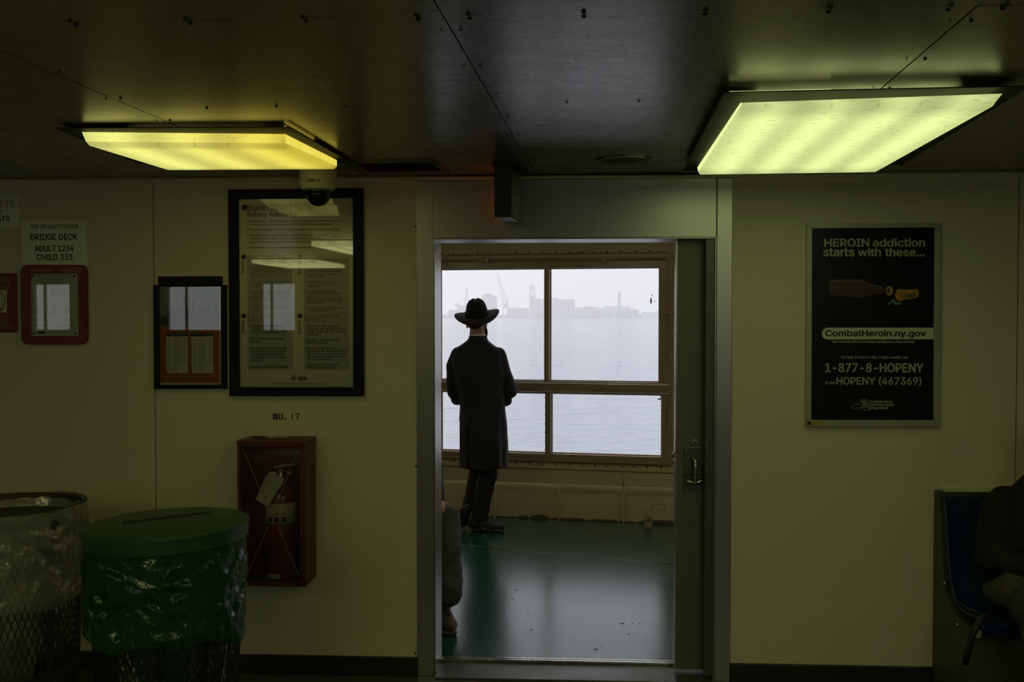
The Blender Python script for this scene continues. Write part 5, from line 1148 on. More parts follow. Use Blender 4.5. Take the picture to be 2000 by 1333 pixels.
# ---------------------------------------------------------------- people
def hand(m, wrist, fwd, palm_n, s=1.0, curl=0.5, thumb=1):
    # palm with five bent fingers; fwd = direction of the fingers, palm_n = way the palm faces
    w = Vector(wrist); f = Vector(fwd).normalized(); n = Vector(palm_n); n = (n-f*n.dot(f)).normalized(); sd = f.cross(n)*thumb
    m.limb([w, w+f*0.04*s, w+f*0.085*s], [(0.024*s, 0.016*s), (0.036*s, 0.014*s), (0.038*s, 0.012*s)], 12, side=sd)
    for k, (o, L) in enumerate(((0.028, 0.068), (0.010, 0.078), (-0.009, 0.073), (-0.027, 0.058))):
        p = w+f*0.08*s+sd*o*s; r = 0.0088*s; a = 0.0; pts = [p]
        for j in range(3):
            a += curl*(0.5+0.3*j); d = (f*math.cos(a)+n*math.sin(a)).normalized(); p = p+d*L*s*(0.42, 0.33, 0.25)[j]; pts.append(p)
        m.limb(pts, [r, r*0.95, r*0.88, r*0.75], 8, side=sd)
    p = w+f*0.02*s+sd*0.028*s
    m.limb([p, p+(f*0.5+sd*0.8+n*0.3).normalized()*0.035*s, p+(f*0.9+sd*0.9+n*0.6).normalized()*0.065*s], [0.012*s, 0.0105*s, 0.008*s], 8)
def head(m, c, fw, s=1.0, tilt=0.0):
    # skull, jaw, nose, ears, brow; fw = way the face looks
    c = Vector(c); f = Vector(fw).normalized(); u = Vector((0, 0, 1)); u = (u-f*u.dot(f)).normalized(); r = f.cross(u); R = Matrix((r, f, u)).transposed()
    P = lambda x, y, z: c+R @ Vector((x*s, y*s, z*s))
    m.ball(P(0, -0.01, 0.03), (0.075*s, 0.095*s, 0.088*s), 20, 12, R); m.ball(P(0, 0.02, -0.045), (0.056*s, 0.068*s, 0.068*s), 16, 10, R)
    m.limb([P(0, 0.082, 0.012), P(0, 0.104, -0.018), P(0, 0.092, -0.026)], [0.009*s, 0.013*s, 0.012*s], 8)
    for q in (-1, 1):
        m.ball(P(q*0.074, -0.008, -0.005), (0.008*s, 0.018*s, 0.030*s), 10, 8, R)
        m.ball(P(q*0.03, 0.075, 0.028), (0.022*s, 0.012*s, 0.008*s), 8, 6, R)
    m.ball(P(0, 0.078, -0.055), (0.026*s, 0.014*s, 0.009*s), 8, 6, R); m.ball(P(0, 0.068, -0.092), (0.022*s, 0.02*s, 0.016*s), 8, 6, R)
    return P
def eyes(P, parent, s=1.0):
    for q in (-1, 1):
        part('eye', MB().ball(P(q*0.031, 0.078, 0.012), 0.0115*s, 12, 8), 'shirt_white', parent, smooth=True)
        part('iris', MB().ball(P(q*0.031, 0.087, 0.012), 0.0055*s, 8, 6), 'black_gloss', parent, smooth=True)
def foot(m, ankle, toe, w=0.045, h=0.05):
    # a shoe from the heel behind the ankle to the toe
    a = Vector(ankle); t = Vector(toe); d = (t-a); dn = d.normalized(); heel = a-dn*0.055; side = dn.cross(Vector((0, 0, 1))); side = side.normalized() if side.length > .1 else Vector((1, 0, 0))
    m.limb([heel+Vector((0, 0, -0.01)), a+Vector((0, 0, 0.0)), a.lerp(t, 0.45)+Vector((0, 0, -0.002)), a.lerp(t, 0.8), t], [(w*0.80, h*0.95), (w*0.88, h*1.05), (w*0.98, h*0.80), (w*0.98, h*0.62), (w*0.62, h*0.42)], 14, side=side)
# --- the man at the window
MX = -0.255; MY = 7.55
HF = Matrix.Translation((MX, MY, 0)) @ Matrix.Rotation(math.radians(2), 4, 'Z')
man = thing('person', (0, 0, 0), HF, 'man in black hat and long black coat standing with back to us at the window', 'person')
m = MB()
HP = head(m, (-0.012, 0.045, 1.575), (0.16, 1, -0.12))
m.limb([(-0.002, -0.005, 1.38), (0.0, 0.005, 1.46), (-0.004, 0.015, 1.53)], [0.058, 0.052, 0.050], 14)
m.limb([(0.0, 0.0, 0.84), (0, 0.0, 1.05), (0, -0.01, 1.3), (0, 0, 1.38)], [(0.15, 0.10), (0.135, 0.10), (0.16, 0.10), (0.12, 0.07)], 16, side=(1, 0, 0))
for q, el, wr in ((-1, (-0.190, 0.02, 1.045), (-0.055, 0.30, 1.12)), (1, (0.248, 0.02, 1.045), (0.070, 0.30, 1.12))):
    m.limb([(q*0.165, 0, 1.34), el, wr], [0.048, 0.040, 0.028], 12)
hand(m, (-0.055, 0.30, 1.12), (0.55, 0.75, 0), (0, 0.1, -1), curl=0.35, thumb=-1); hand(m, (0.070, 0.30, 1.13), (-0.6, 0.7, 0.12), (0, 0.1, -1), curl=0.4, thumb=1)
m.limb([(0.075, 0, 0.86), (0.075, 0.0, 0.45), (0.010, 0.0, 0.10)], [0.075, 0.050, 0.032], 12); m.limb([(-0.02, 0.01, 0.86), (-0.006, 0.058, 0.45), (-0.080, 0.040, 0.18)], [0.070, 0.048, 0.032], 12)
body = blob('body', m, 'skin', man, HF, voxel=0.0075, sm=2)
eyes(HP, man)
# beard, sidelock and hair under the brim
m = MB(); m.ball(HP(0.0, 0.070, -0.085), (0.046, 0.036, 0.050), 14, 10); m.ball(HP(0.040, 0.045, -0.070), (0.026, 0.032, 0.040), 12, 8); m.ball(HP(-0.038, 0.05, -0.07), (0.024, 0.03, 0.04), 12, 8); m.ball(HP(0.0, 0.072, -0.14), (0.034, 0.028, 0.045), 12, 8)
m.limb([HP(0.066, 0.03, -0.03), HP(0.072, 0.035, -0.06), HP(0.066, 0.04, -0.10)], [0.010, 0.009, 0.005], 8)
blob('beard', m, 'beard', man, HF, voxel=0.006, sm=2, fold=0.004, fscale=60)
m = MB(); m.ball(HP(0, -0.03, 0.035), (0.076, 0.080, 0.075), 16, 12); m.ball(HP(0, -0.058, -0.012), (0.048, 0.030, 0.030), 14, 10); blob('hair', m, 'beard', man, HF, voxel=0.008, sm=2, fold=0.003, fscale=50)
# coat: body of the coat and both sleeves in one skin
m = MB()
ringz = [(0.490, 0.040, 0.176, 0.150, 0.02), (0.56, 0.040, 0.177, 0.150, 0.02), (0.70, 0.038, 0.178, 0.142, 0.02), (0.82, 0.036, 0.176, 0.135, 0.015), (0.95, 0.030, 0.168, 0.124, 0.01), (1.06, 0.020, 0.172, 0.120, 0.0), (1.18, 0.006, 0.185, 0.122, -0.01), (1.30, -0.006, 0.196, 0.118, -0.015), (1.365, -0.008, 0.185, 0.100, -0.01), (1.405, -0.008, 0.145, 0.080, 0.0), (1.445, -0.005, 0.085, 0.068, 0.01), (1.475, -0.003, 0.064, 0.064, 0.015)]
pts = [(cx, cy, z) for z, cx, rx, ry, cy in ringz]
vs = []; SEG = 40
def sup(a, p=2.5): c, s_ = math.cos(a), math.sin(a); return (math.copysign(abs(c)**(2/p), c), math.copysign(abs(s_)**(2/p), s_))
for z, cx, rx, ry, cy in ringz:
    for k in range(SEG): a, b = sup(2*PI*k/SEG); vs.append((cx+rx*a, cy+ry*b, z))
fs = [(i*SEG+k, i*SEG+(k+1) % SEG, (i+1)*SEG+(k+1) % SEG, (i+1)*SEG+k) for i in range(len(ringz)-1) for k in range(SEG)]
fs += [tuple(range(SEG-1, -1, -1)), tuple(range((len(ringz)-1)*SEG, len(ringz)*SEG))]; m.add(vs, fs)
m.limb([(-0.160, 0.0, 1.345), (-0.184, 0.0, 1.26), (-0.192, 0.012, 1.14), (-0.178, 0.035, 1.055), (-0.150, 0.11, 1.035), (-0.09, 0.22, 1.085), (-0.06, 0.29, 1.115)], [0.055, 0.056, 0.054, 0.056, 0.054, 0.048, 0.043], 16)
m.limb([(0.150, 0.0, 1.345), (0.175, 0.0, 1.27), (0.210, 0.005, 1.15), (0.238, 0.02, 1.055), (0.195, 0.12, 1.035), (0.12, 0.22, 1.085), (0.08, 0.29, 1.120)], [0.055, 0.057, 0.058, 0.060, 0.056, 0.048, 0.043], 16)
m.ball((0.215, 0.04, 0.995), (0.045, 0.06, 0.045), 14, 10); m.ball((-0.165, 0.05, 1.00), (0.045, 0.06, 0.04), 14, 10)
def coatfn(co, n_):
    z = co.z
    if z < 1.0 and abs(n_.z) < 0.7:
        k = (1.0-z)/0.5; a = math.atan2(co.y-0.02, co.x-0.04)
        d = 0.009*k*math.sin(a*7+1.2+z*1.5)+0.006*k*math.sin(a*13+0.5); co = co+Vector((n_.x, n_.y, 0))*d
        # back vent, left of the middle: one panel laps over the other
        if co.y < 0.0 and z < 0.80:
            if -0.085 < co.x < -0.070: co.y += 0.030
            elif -0.115 < co.x <= -0.085: co.y -= 0.008
    if 1.0 < z < 1.4: co = co+n_*0.004*math.sin(co.z*30+co.x*22)*(1 if abs(co.x) > 0.12 else 0.3)
    return co
coat = blob('coat', m, 'coat_black', man, HF, voxel=0.009, sm=4, fold=0.004, fscale=5, stretch=(1.4, 1.4, 0.5), fn=coatfn)
part('coat_collar', MB().lathe([(0.076, 1.430), (0.073, 1.462), (0.067, 1.490), (0.060, 1.490), (0.062, 1.460)], (-0.003, 0.012, 0), 32, 1.0, 1.05), 'coat_black', man, smooth='auto')
part('shirt_collar', MB().lathe([(0.060, 1.470), (0.0585, 1.503), (0.0555, 1.503), (0.057, 1.470)], (-0.003, 0.014, 0), 32, 1.0, 1.0), 'shirt_white', man, smooth='auto')
part('shoulder_seam', MB().tube([(0.172, -0.062, 1.36), (0.182, -0.075, 1.30), (0.178, -0.088, 1.22), (0.166, -0.10, 1.14)], 0.002, 6), 'coat_black', man, smooth=True)
# trousers
m = MB()
m.limb([(0.075, 0.0, 0.80), (0.085, 0.0, 0.60), (0.072, 0.0, 0.44), (0.035, 0.0, 0.27), (0.012, 0.0, 0.115)], [0.085, 0.082, 0.073, 0.064, 0.060], 16)
m.limb([(-0.015, 0.01, 0.80), (-0.010, 0.03, 0.60), (-0.005, 0.06, 0.44), (-0.035, 0.06, 0.30), (-0.070, 0.045, 0.19)], [0.085, 0.076, 0.066, 0.058, 0.050], 16)
blob('trousers', m, 'trouser_black', man, HF, voxel=0.009, sm=3, fold=0.006, fscale=9, stretch=(1, 1, 1.4))
# shoes: right one planted pointing right, left one tipped on its toe behind
m = MB(); foot(m, (0.005, 0.0, 0.055), (0.180, -0.03, 0.034), 0.046, 0.052); sh1 = blob('shoe', m, 'shoe_black', man, HF, voxel=0.006, sm=3, fn=lambda co, n_: Vector((co.x, co.y, max(co.z, 0.012))))
m = MB(); m.limb([(-0.045, 0.0, 0.014), (0.02, 0.0, 0.012), (0.10, -0.016, 0.012), (0.185, -0.032, 0.014)], [(0.042, 0.013), (0.044, 0.013), (0.049, 0.013), (0.036, 0.012)], 14, side=(0, 1, 0)); blob('shoe_sole', m, 'shoe_sole', man, HF, voxel=0.005, sm=2)
part('shoe_accent', MB().tube([(0.118, -0.075, 0.022), (0.145, -0.072, 0.020), (0.172, -0.062, 0.019)], 0.0025, 6), 'shoe_mark', man, smooth=True)
sw_ = [(0.030, -0.046, 0.048), (0.034, -0.049, 0.036), (0.055, -0.052, 0.034), (0.085, -0.052, 0.050), (0.112, -0.048, 0.070), (0.085, -0.053, 0.044), (0.062, -0.055, 0.030), (0.040, -0.053, 0.030), (0.030, -0.050, 0.036)]
part('shoe_emblem', MB().tube([(x-0.012, y-0.003, z+0.010) for x, y, z in [(0.045, -.047, .030), (0.036, -.047, .024), (0.046, -.050, .018), (0.075, -.050, .026), (0.108, -.045, .052), (0.096, -.046, .040), (0.100, -.050, .018), (0.088, -.052, .012), (0.060, -.053, .015), (0.030, -.052, .026)]], 0.0016, 6), 'shoe_mark', man, smooth=True)
part('shoe_lace', MB().tube([(0.095, -0.03, 0.085), (0.105, -0.005, 0.086), (0.115, -0.03, 0.080), (0.125, -0.005, 0.079), (0.135, -0.03, 0.072)], 0.003, 6), 'black_matt', man, smooth=True)
m = MB(); m.limb([(-0.088, 0.015, 0.165), (-0.105, 0.028, 0.14), (-0.118, 0.045, 0.085), (-0.110, 0.065, 0.042)], [(0.038, 0.034), (0.042, 0.040), (0.045, 0.034), (0.040, 0.024)], 14, side=(1, 0.3, 0)); blob('shoe', m, 'shoe_black', man, HF, voxel=0.006, sm=2)
m = MB(); m.limb([(-0.112, -0.012, 0.172), (-0.128, 0.002, 0.125), (-0.140, 0.020, 0.075), (-0.128, 0.050, 0.026)], [(0.030, 0.010), (0.034, 0.010), (0.038, 0.010), (0.034, 0.010)], 12, side=(0.75, -0.5, 0.35)); blob('shoe_sole', m, 'shoe_sole', man, HF, voxel=0.0045, sm=1)
part('heel_tab', MB().tube([(-0.105, -0.008, 0.198), (-0.085, -0.012, 0.204), (-0.070, -0.004, 0.200)], 0.003, 6), 'shoe_mark', man, smooth=True)
# hat
HC = Vector((-0.010, 0.030, 1.637)); HR = Matrix.Rotation(math.radians(-5), 3, 'Y') @ Matrix.Rotation(math.radians(15), 3, 'X')
def hp_(v): return HC+HR @ Vector(v)
m = MB(); SG = 56; vs = []; fs = []; prof = []
def brim_z(rr, a):
    c, s_ = math.cos(a), math.sin(a); k = max(0.0, (rr-0.08)/0.09)
    lift = (0.030 if c > 0 else 0.022)*abs(c)**2.2*k**1.3; dip = -0.022*max(0, -s_)**1.5*k-0.012*max(0, s_)**2*k
    return lift+dip
rad_ = [0.078, 0.10, 0.125, 0.150, 0.170]
for side_, dz in ((1, 0.0022), (-1, -0.0022)):
    for rr_ in (rad_ if side_ > 0 else rad_[::-1]):
        for k in range(SG):
            a = 2*PI*k/SG; vs.append(hp_((rr_*1.0*math.cos(a)*1.01, rr_*math.sin(a)*1.10, brim_z(rr_, a)+dz)))
n_ = len(vs)//SG
for i in range(n_):
    for k in range(SG): fs.append((i*SG+k, i*SG+(k+1) % SG, ((i+1) % n_)*SG+(k+1) % SG, ((i+1) % n_)*SG+k))
m.add(vs, fs); hat = thing('hat', (0, 0, 1.6), HF, 'black wide-brimmed felt hat with a band, worn by the man at the window', 'hat')
part('brim', m, 'hat_felt', hat, smooth=True)
m = MB(); vs = []; fs = []; cp = [(0.080, -0.01, 1.0), (0.081, 0.02, 1), (0.080, 0.05, .985), (0.077, 0.08, .96), (0.072, 0.105, .90), (0.064, 0.124, .80), (0.048, 0.134, .62), (0.020, 0.134, .4)]
for r_, z_, sx_ in cp:
    for k in range(SG):
        a = 2*PI*k/SG; x, y = r_*math.cos(a)*sx_*1.03, r_*math.sin(a)*1.18; zz = z_
        if z_ > 0.10: zz -= 0.012*math.exp(-(x/0.012)**2)*max(0, (z_-0.10)/0.034); x *= 1-0.22*max(0, y/0.09)*(z_/0.134)   # crease and front pinch
        vs.append(hp_((x, y, zz)))
for i in range(len(cp)-1):
    for k in range(SG): fs.append((i*SG+k, i*SG+(k+1) % SG, (i+1)*SG+(k+1) % SG, (i+1)*SG+k))
fs.append(tuple(range((len(cp)-1)*SG, len(cp)*SG))); m.add(vs, fs); part('crown', m, 'hat_felt', hat, smooth=True)
m = MB(); vs = []; fs = []
for z_ in (0.004, 0.042):
    for k in range(SG): a = 2*PI*k/SG; vs.append(hp_((0.0835*math.cos(a)*1.03, 0.0835*math.sin(a)*1.17, z_)))
for k in range(SG): fs.append((k, (k+1) % SG, SG+(k+1) % SG, SG+k))
m.add(vs, fs); part('hat_band', m, 'hat_band', hat, smooth=True)
q = [hp_((-0.086, y, z_)) for y, z_ in ((-0.02, 0.008), (0.03, 0.008), (0.03, 0.040), (-0.02, 0.040))]; part('band_bow', MB().prism(q, HR @ Vector((-0.006, 0, 0))), 'hat_band', hat, bevel=0.002)
# --- person seated out on the promenade, left of the doorway (knee, shin and shoe show)
dirx = Vector((0.60, -0.80, 0)).normalized(); K1 = Vector((-0.352, 5.27, 0.555)); H1 = K1-dirx*0.42+Vector((0, 0, -0.02)); pv = Vector((-dirx.y, dirx.x, 0))
sp = thing('person', ((H1-pv*0).x, H1.y, 0), I4, 'seated person beyond the left door post in green-grey trousers and dark shoe', 'person')
cen = H1-pv*(-0.0)+pv*0.12; cen.z = 0.50; pvv = pv
m = MB(); K2 = K1-pv*0.30+dirx*0.05; H2 = H1-pv*0.20
A1_ = Vector((-0.350, 5.23, 0.11)); A2_ = K2+Vector((0.02, 0, -0.44)); A2_.z = 0.11
m.limb([H1, K1, A1_], [0.075, 0.052, 0.034], 12); m.limb([H2, K2, A2_], [0.075, 0.052, 0.034], 12)
tor = (H1+H2)/2; m.limb([tor+Vector((0, 0, 0.02)), tor+Vector((0, 0, 0.28))+dirx*0.02, tor+Vector((0, 0, 0.50))+dirx*0.08, tor+Vector((0, 0, 0.60))+dirx*0.10, tor+Vector((0, 0, 0.68))+dirx*0.12], [(0.15, 0.11), (0.13, 0.10), (0.17, 0.10), (0.07, 0.06), (0.052, 0.055)], 14, side=pv)
HP2 = head(m, tor+Vector((0, 0, 0.78))+dirx*0.15, dirx+Vector((0, 0, -0.25)))
sh_a = tor+Vector((0, 0, 0.50))+dirx*0.08+pv*0.17; sh_b = sh_a-pv*0.34
wr_a = K1-dirx*0.09+Vector((0, 0, 0.085)); el_a = sh_a+Vector((0, 0, -0.25))+dirx*0.06+pv*0.02; wr_b = K2-dirx*0.10+Vector((0, 0, 0.10)); el_b = sh_b+Vector((0, 0, -0.25))+dirx*0.06-pv*0.03
m.limb([sh_a, el_a, wr_a], [0.045, 0.038, 0.027], 12); m.limb([sh_b, el_b, wr_b], [0.045, 0.038, 0.027], 12)
hand(m, wr_a, dirx*0.8-pv*0.4, (0, 0, -1), curl=0.45, thumb=1); hand(m, wr_b, dirx*0.8+pv*0.4, (0, 0, -1), curl=0.45, thumb=-1)
blob('body', m, 'skin', sp, I4, voxel=0.0085, sm=2); eyes(HP2, sp)
m = MB(); m.ball(HP2(0, -0.03, 0.035), (0.080, 0.085, 0.085), 14, 10); blob('hair', m, 'grey_hair', sp, I4, voxel=0.009, sm=2, fold=0.004, fscale=40)
m = MB(); m.limb([H1+Vector((0, 0, .01)), H1.lerp(K1, .5)+Vector((0, 0, .01)), K1, K1.lerp(A1_, .3), K1.lerp(A1_, .7)+Vector((0.012, 0, 0)), A1_+Vector((0.004, 0, 0.075))], [0.105, 0.098, 0.082, 0.078, 0.075, 0.074], 16)
m.limb([A1_+Vector((0.004, 0, 0.125)), A1_+Vector((0.006, 0, 0.070))], [0.081, 0.080], 16)
m.limb([H2, K2, K2.lerp(A2_, .5), A2_+Vector((0, 0, 0.075))], [0.105, 0.082, 0.075, 0.072], 16); m.limb([H1, H2], [0.11, 0.11], 14)
blob('trousers', m, 'khaki', sp, I4, voxel=0.010, sm=3, fold=0.008, fscale=8, stretch=(1, 1, 1.6))
m = MB(); m.limb([tor+Vector((0, 0, 0.03)), tor+Vector((0, 0, 0.28))+dirx*0.02, tor+Vector((0, 0, 0.50))+dirx*0.08, tor+Vector((0, 0, 0.60))+dirx*0.10], [(0.19, 0.15), (0.175, 0.145), (0.20, 0.13), (0.09, 0.085)], 16, side=pv)
m.limb([sh_a, el_a, wr_a-(wr_a-el_a)*0.12], [0.065, 0.058, 0.045], 14); m.limb([sh_b, el_b, wr_b-(wr_b-el_b)*0.12], [0.065, 0.058, 0.045], 14)
blob('jacket', m, 'parka_dark', sp, I4, voxel=0.011, sm=3, fold=0.007, fscale=8)
for A_ in (A1_, A2_):
    m = MB(); td = Vector((0.10, -0.14, 0)); foot(m, (A_.x-0.012, A_.y, 0.06), (A_.x+0.035, A_.y-0.155, 0.036), 0.046, 0.055); blob('shoe', m, 'bag_olive', sp, I4, voxel=0.0065, sm=3, fn=lambda co, n_: Vector((co.x, co.y, max(co.z, 0.014))))
    m = MB(); m.limb([(A_.x-0.028, A_.y+0.05, 0.014), (A_.x+0.01, A_.y-0.06, 0.013), (A_.x+0.037, A_.y-0.165, 0.014)], [(0.042, 0.013), (0.046, 0.013), (0.036, 0.012)], 12, side=(1, 0.3, 0)); blob('shoe_sole', m, 'seat_box', sp, I4, voxel=0.005, sm=2)
    part('shoe_lace', MB().tube([(A_.x-0.005, A_.y-0.045, 0.118), (A_.x+0.022, A_.y-0.075, 0.105), (A_.x+0.0, A_.y-0.085, 0.100), (A_.x+0.030, A_.y-0.105, 0.088)], 0.004, 6), 'black_matt', sp, smooth=True)
ph = thing('phone', tuple(K1-dirx*0.02+Vector((0, 0, 0.07))), I4, 'small dark phone held on the knee behind the left door post', 'phone')
c = K1+Vector((-0.055, -0.035, 0.015)); part('case', MB().prism([c+Vector((-0.03, -0.035, 0.05)), c+Vector((0.018, -0.045, -0.012)), c+Vector((0.022, -0.036, -0.012)), c+Vector((-0.026, -0.026, 0.05))], (0, 0.10, 0.02)), 'black_gloss', ph, bevel=0.003); part('screen', MB().prism([c+Vector((-0.022, -0.036, 0.046)), c+Vector((0.014, -0.044, -0.002)), c+Vector((0.015, -0.0435, -0.002)), c+Vector((-0.021, -0.0355, 0.046))], (0, 0.085, 0.017)), 'black_matt', ph)
# bench they sit on
bc = tor-dirx*0.06; bn = thing('promenade_bench', (bc.x, bc.y, 0), I4, 'wooden promenade bench hidden left of the doorway under the seated person', 'bench')
def brot(v): return bc*1.0+dirx*v[0]+pv*v[1]+Vector((0, 0, v[2]-bc.z))
def bbox(x0, x1, y0, y1, z0, z1): return MB().prism([brot((x0, y0, z0)), brot((x1, y0, z0)), brot((x1, y1, z0)), brot((x0, y1, z0))], (0, 0, z1-z0))
for k in range(4): part('seat_slat', bbox(-0.20+0.105*k, -0.105+0.105*k, -0.75, 0.28, 0.385, 0.410), 'seat_box', bn, bevel=0.004)
for y_ in (-0.68, 0.20):
    part('leg', bbox(-0.18, -0.14, y_, y_+0.04, 0, 0.385), 'dark_steel', bn); part('leg', bbox(0.14, 0.18, y_, y_+0.04, 0, 0.385), 'dark_steel', bn)
# --- blue bench seat against the wall at the right, and the person hunched on it
XB = WU(1828, 1000, 0.02).x; ZB = 0.865
bs = thing('bench_seat', (XB+0.55, -0.22, 0), WM, 'blue moulded bench seat against the right wall', 'seat')
W2 = 1.15
prof = [(-PF_, 0.0), (-PF_, ZB+0.012), (-0.055, ZB+0.012), (-0.075, ZB-0.06), (-0.14, 0.47), (-0.20, 0.40), (-0.40, 0.385), (-0.40, 0.0)]
part('seat_box', MB().prism([(XB-0.004, y, z) for y, z in prof], (W2, 0, 0)), 'seat_box', bs, bevel=0.003)
part('top_ledge', MB().box(XB+0.02, XB+W2, -0.070, -PF_, ZB+0.012, ZB+0.020), 'wall_paint', bs, bevel=0.002)
sp_pts = [(-0.085, ZB-0.002), (-0.100, ZB-0.012), (-0.112, ZB-0.04), (-0.125, 0.75), (-0.150, 0.62), (-0.178, 0.53), (-0.215, 0.465), (-0.27, 0.430), (-0.36, 0.425), (-0.46, 0.440), (-0.50, 0.438), (-0.515, 0.420), (-0.512, 0.390)]
m = MB(); cols_ = [0.0, 0.004, 0.012, 0.028, 0.055, 0.10, 0.2, 0.35, 0.50, 0.56, 0.575, 0.59, 0.65, 0.8, 0.95, 1.05, 1.10, 1.13, 1.142, 1.146]
def lipf(u): e_ = min(u, 1.146-u); mid_ = abs(u-0.575); return max(0, 1-e_/0.045)**1.5*0.034 + max(0, 1-mid_/0.03)**2*0.012
vs = []; fs = []
for layer in (0, 1):
    for i, (y, z) in enumerate(sp_pts):
        y0_, z0_ = sp_pts[max(i-1, 0)]; y1_, z1_ = sp_pts[min(i+1, len(sp_pts)-1)]; t_ = Vector((0, y1_-y0_, z1_-z0_)).normalized(); nn = Vector((0, t_.z, -t_.y))
        if nn.y > 0 and nn.z <= 0: nn = -nn
        nn = Vector((0, -abs(t_.z), abs(t_.y))).normalized()
        for u in cols_:
            l_ = lipf(u)-layer*0.007; fz = (1-0.25*(1-min(1, min(u, 1.146-u)/0.1))) ; vs.append(Vector((XB+u-0.0, y, z))+nn*l_)
NC = len(cols_); NR = len(sp_pts); off_ = NC*NR
for i in range(NR-1):
    for k in range(NC-1):
        a = i*NC+k; fs.append((a, a+1, a+NC+1, a+NC)); b = a+off_; fs.append((b, b+NC, b+NC+1, b+1))
for k in range(NC-1): fs.append((k, off_+k, off_+k+1, k+1)); a = (NR-1)*NC+k; fs.append((a, a+1, off_+a+1, off_+a))
for i in range(NR-1): a = i*NC; fs.append((a, a+NC, off_+a+NC, off_+a)); a = i*NC+NC-1; fs.append((a, off_+a, off_+a+NC, a+NC))
m.add(vs, fs); shell = part('seat_shell', m, 'seat_blue', bs, smooth='auto')
rimp = [(XB-0.002, y-0.034*(1 if True else 0)*0.6, z+0.012) for y, z in sp_pts]
part('shell_rim', MB().tube(rimp, 0.006, 8), 'seat_blue', bs, smooth=True)
for y, z in ((-0.155, 0.50), (-0.30, 0.365)): part('bolt', MB().ball((XB-0.008, y, z), 0.008, 10, 6), 'chrome', bs, smooth=True)
part('seat_bracket', MB().prism([(XB+0.01, -0.40, 0.385), (XB+0.01, -0.505, 0.405), (XB+0.01, -0.47, 0.36), (XB+0.01, -0.40, 0.345)], (0.05, 0, 0)), 'stainless', bs, bevel=0.002)
px_ = XB+0.33
pr = thing('person', (px_, -0.30, 0), WM, 'person in dark parka and grey jeans hunched on the blue seat at the right edge', 'person')
m = MB(); hipz = 0.50
kl = Vector((px_-0.175, -0.70, 0.515)); kr = Vector((px_+0.21, -0.68, 0.515)); al = Vector((px_-0.12, -0.66, 0.09)); ar = Vector((px_+0.20, -0.62, 0.09))
m.limb([(px_-0.08, -0.24, hipz), kl, al], [0.075, 0.052, 0.034], 12); m.limb([(px_+0.08, -0.24, hipz), kr, ar], [0.075, 0.052, 0.034], 12)
m.limb([(px_, -0.22, hipz), (px_, -0.25, 0.70), (px_, -0.32, 0.90), (px_, -0.36, 0.98), (px_, -0.40, 1.04)], [(0.15, 0.11), (0.13, 0.10), (0.165, 0.10), (0.06, 0.06), (0.052, 0.052)], 14, side=(1, 0, 0))
HP3 = head(m, (px_+0.02, -0.47, 1.11), (0.1, -1, -0.65))
for q, el, wr in ((-1, (px_-0.215, -0.34, 0.64), (px_-0.02, -0.53, 0.645)), (1, (px_+0.215, -0.34, 0.64), (px_+0.05, -0.55, 0.66))): m.limb([(px_+q*0.165, -0.32, 0.88), el, wr], [0.045, 0.038, 0.027], 12)
hand(m, (px_-0.02, -0.53, 0.645), (1, -0.15, 0), (0, 0.8, -0.6), curl=0.5, thumb=1); hand(m, (px_+0.05, -0.55, 0.66), (-1, -0.1, 0), (0, 0.8, -0.6), curl=0.5, thumb=-1)
blob('body', m, 'skin', pr, WM, voxel=0.0085, sm=2); eyes(HP3, pr)
m = MB(); m.ball(HP3(0, -0.03, 0.03), (0.083, 0.092, 0.09), 16, 12); blob('hair', m, 'black_matt', pr, WM, voxel=0.009, sm=2, fold=0.004, fscale=40)
m = MB()
m.limb([(px_, -0.23, 0.50), (px_, -0.27, 0.62), (px_, -0.30, 0.78), (px_, -0.33, 0.885), (px_, -0.36, 0.965), (px_, -0.38, 1.01)], [(0.205, 0.16), (0.215, 0.165), (0.22, 0.155), (0.175, 0.125), (0.10, 0.10), (0.075, 0.08)], 20, side=(1, 0, 0))
m.limb([(px_-0.165, -0.32, 0.875), (px_-0.205, -0.33, 0.77), (px_-0.225, -0.36, 0.665), (px_-0.12, -0.47, 0.635), (px_-0.03, -0.525, 0.645)], [0.072, 0.074, 0.075, 0.068, 0.050], 16)
m.limb([(px_+0.165, -0.32, 0.875), (px_+0.205, -0.33, 0.77), (px_+0.225, -0.36, 0.665), (px_+0.13, -0.48, 0.65), (px_+0.06, -0.545, 0.66)], [0.072, 0.074, 0.075, 0.068, 0.050], 16)
blob('parka', m, 'parka_dark', pr, WM, voxel=0.011, sm=4, fold=0.011, fscale=6)
m = MB(); vs = []; 
for k in range(13):
    a = -PI*0.95+PI*1.9*k/12; vs.append((px_+0.02+0.098*math.sin(a), -0.41+0.085*math.cos(a), 0.985+0.03*abs(math.cos(a/2))))
m.limb(vs, [0.030]*13, 10); blob('hood', m, 'parka_dark', pr, WM, voxel=0.010, sm=3, fold=0.008, fscale=12)
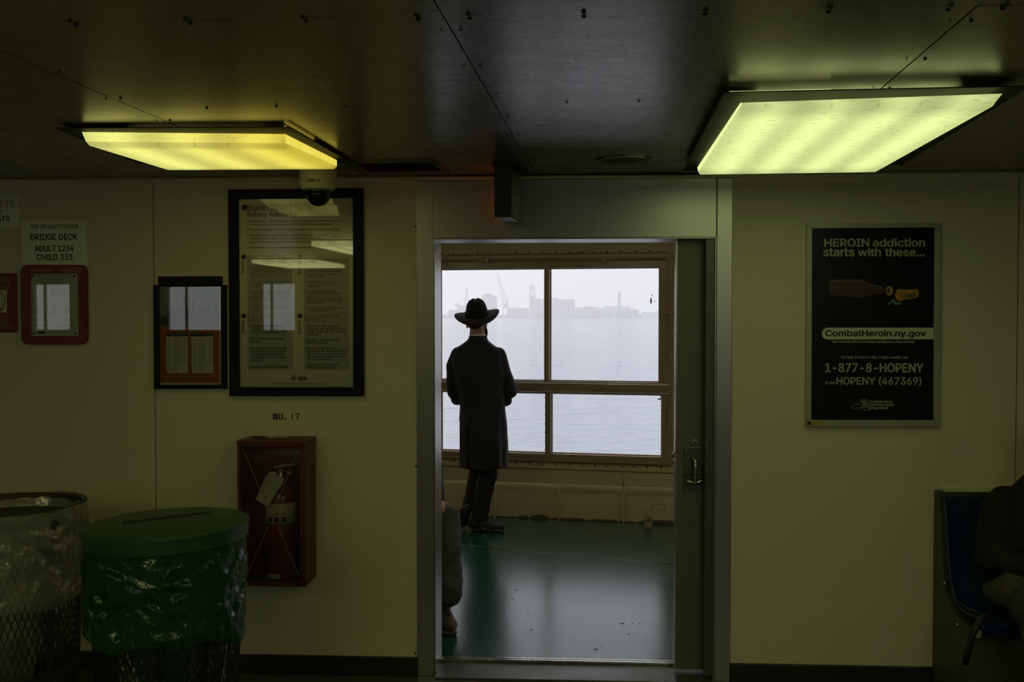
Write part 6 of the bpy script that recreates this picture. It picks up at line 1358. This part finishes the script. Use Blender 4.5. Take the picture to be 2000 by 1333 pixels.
m = MB(); m.limb([(px_-0.08, -0.24, 0.505), kl, kl.lerp(al, .5), al+Vector((0, 0, 0.04))], [0.105, 0.085, 0.078, 0.072], 16); m.limb([(px_+0.08, -0.24, 0.505), kr, kr.lerp(ar, .5), ar+Vector((0, 0, 0.04))], [0.105, 0.085, 0.078, 0.072], 16)
m.limb([(px_-0.08, -0.24, 0.505), (px_+0.08, -0.24, 0.505)], [0.11, 0.11], 14)
blob('jeans', m, 'jeans', pr, WM, voxel=0.010, sm=3, fold=0.009, fscale=9)
for A_ in (al, ar):
    m = MB(); foot(m, (A_.x, A_.y, 0.055), (A_.x-0.02, A_.y-0.17, 0.036), 0.046, 0.055); blob('shoe', m, 'shoe_black', pr, WM, voxel=0.0065, sm=3, fn=lambda co, n_: Vector((co.x, co.y, max(co.z, 0.004))))
part('chest_mark', MB().box(px_-0.125, px_-0.118, -0.476, -0.474, 0.79, 0.80), 'shoe_mark', pr) if False else None
# bag on the lap with its strap hanging down
bg_ = thing('shoulder_bag', (px_-0.06, -0.52, 0.58), WM, 'dark olive cloth bag on the lap of the person at the right edge', 'bag')
m = MB(); m.limb([(px_-0.20, -0.44, 0.565), (px_-0.05, -0.54, 0.575), (px_+0.12, -0.54, 0.58)], [(0.085, 0.055), (0.11, 0.065), (0.09, 0.060)], 16, side=(0, 0.3, 1)); blob('bag_body', m, 'bag_olive', bg_, WM, voxel=0.010, sm=4, fold=0.012, fscale=9, stretch=(0.6, 1, 2))
m = MB(); m.limb([(px_-0.245, -0.40, 0.535), (px_-0.20, -0.46, 0.52), (px_-0.12, -0.55, 0.535)], [0.035, 0.045, 0.04], 12); blob('bag_flap', m, 'jeans', bg_, WM, voxel=0.009, sm=3, fold=0.008, fscale=12)
st_ = [(px_-0.24, -0.48, 0.50), (px_-0.345, -0.53, 0.46), (px_-0.372, -0.535, 0.40), (px_-0.388, -0.535, 0.34), (px_-0.400, -0.535, 0.28)]
part('strap', MB().tube(st_, [(0.013, 0.003)]*5, 8, side=(1, 0, 0.3)), 'black_matt', bg_, smooth=True)
flush_texts()
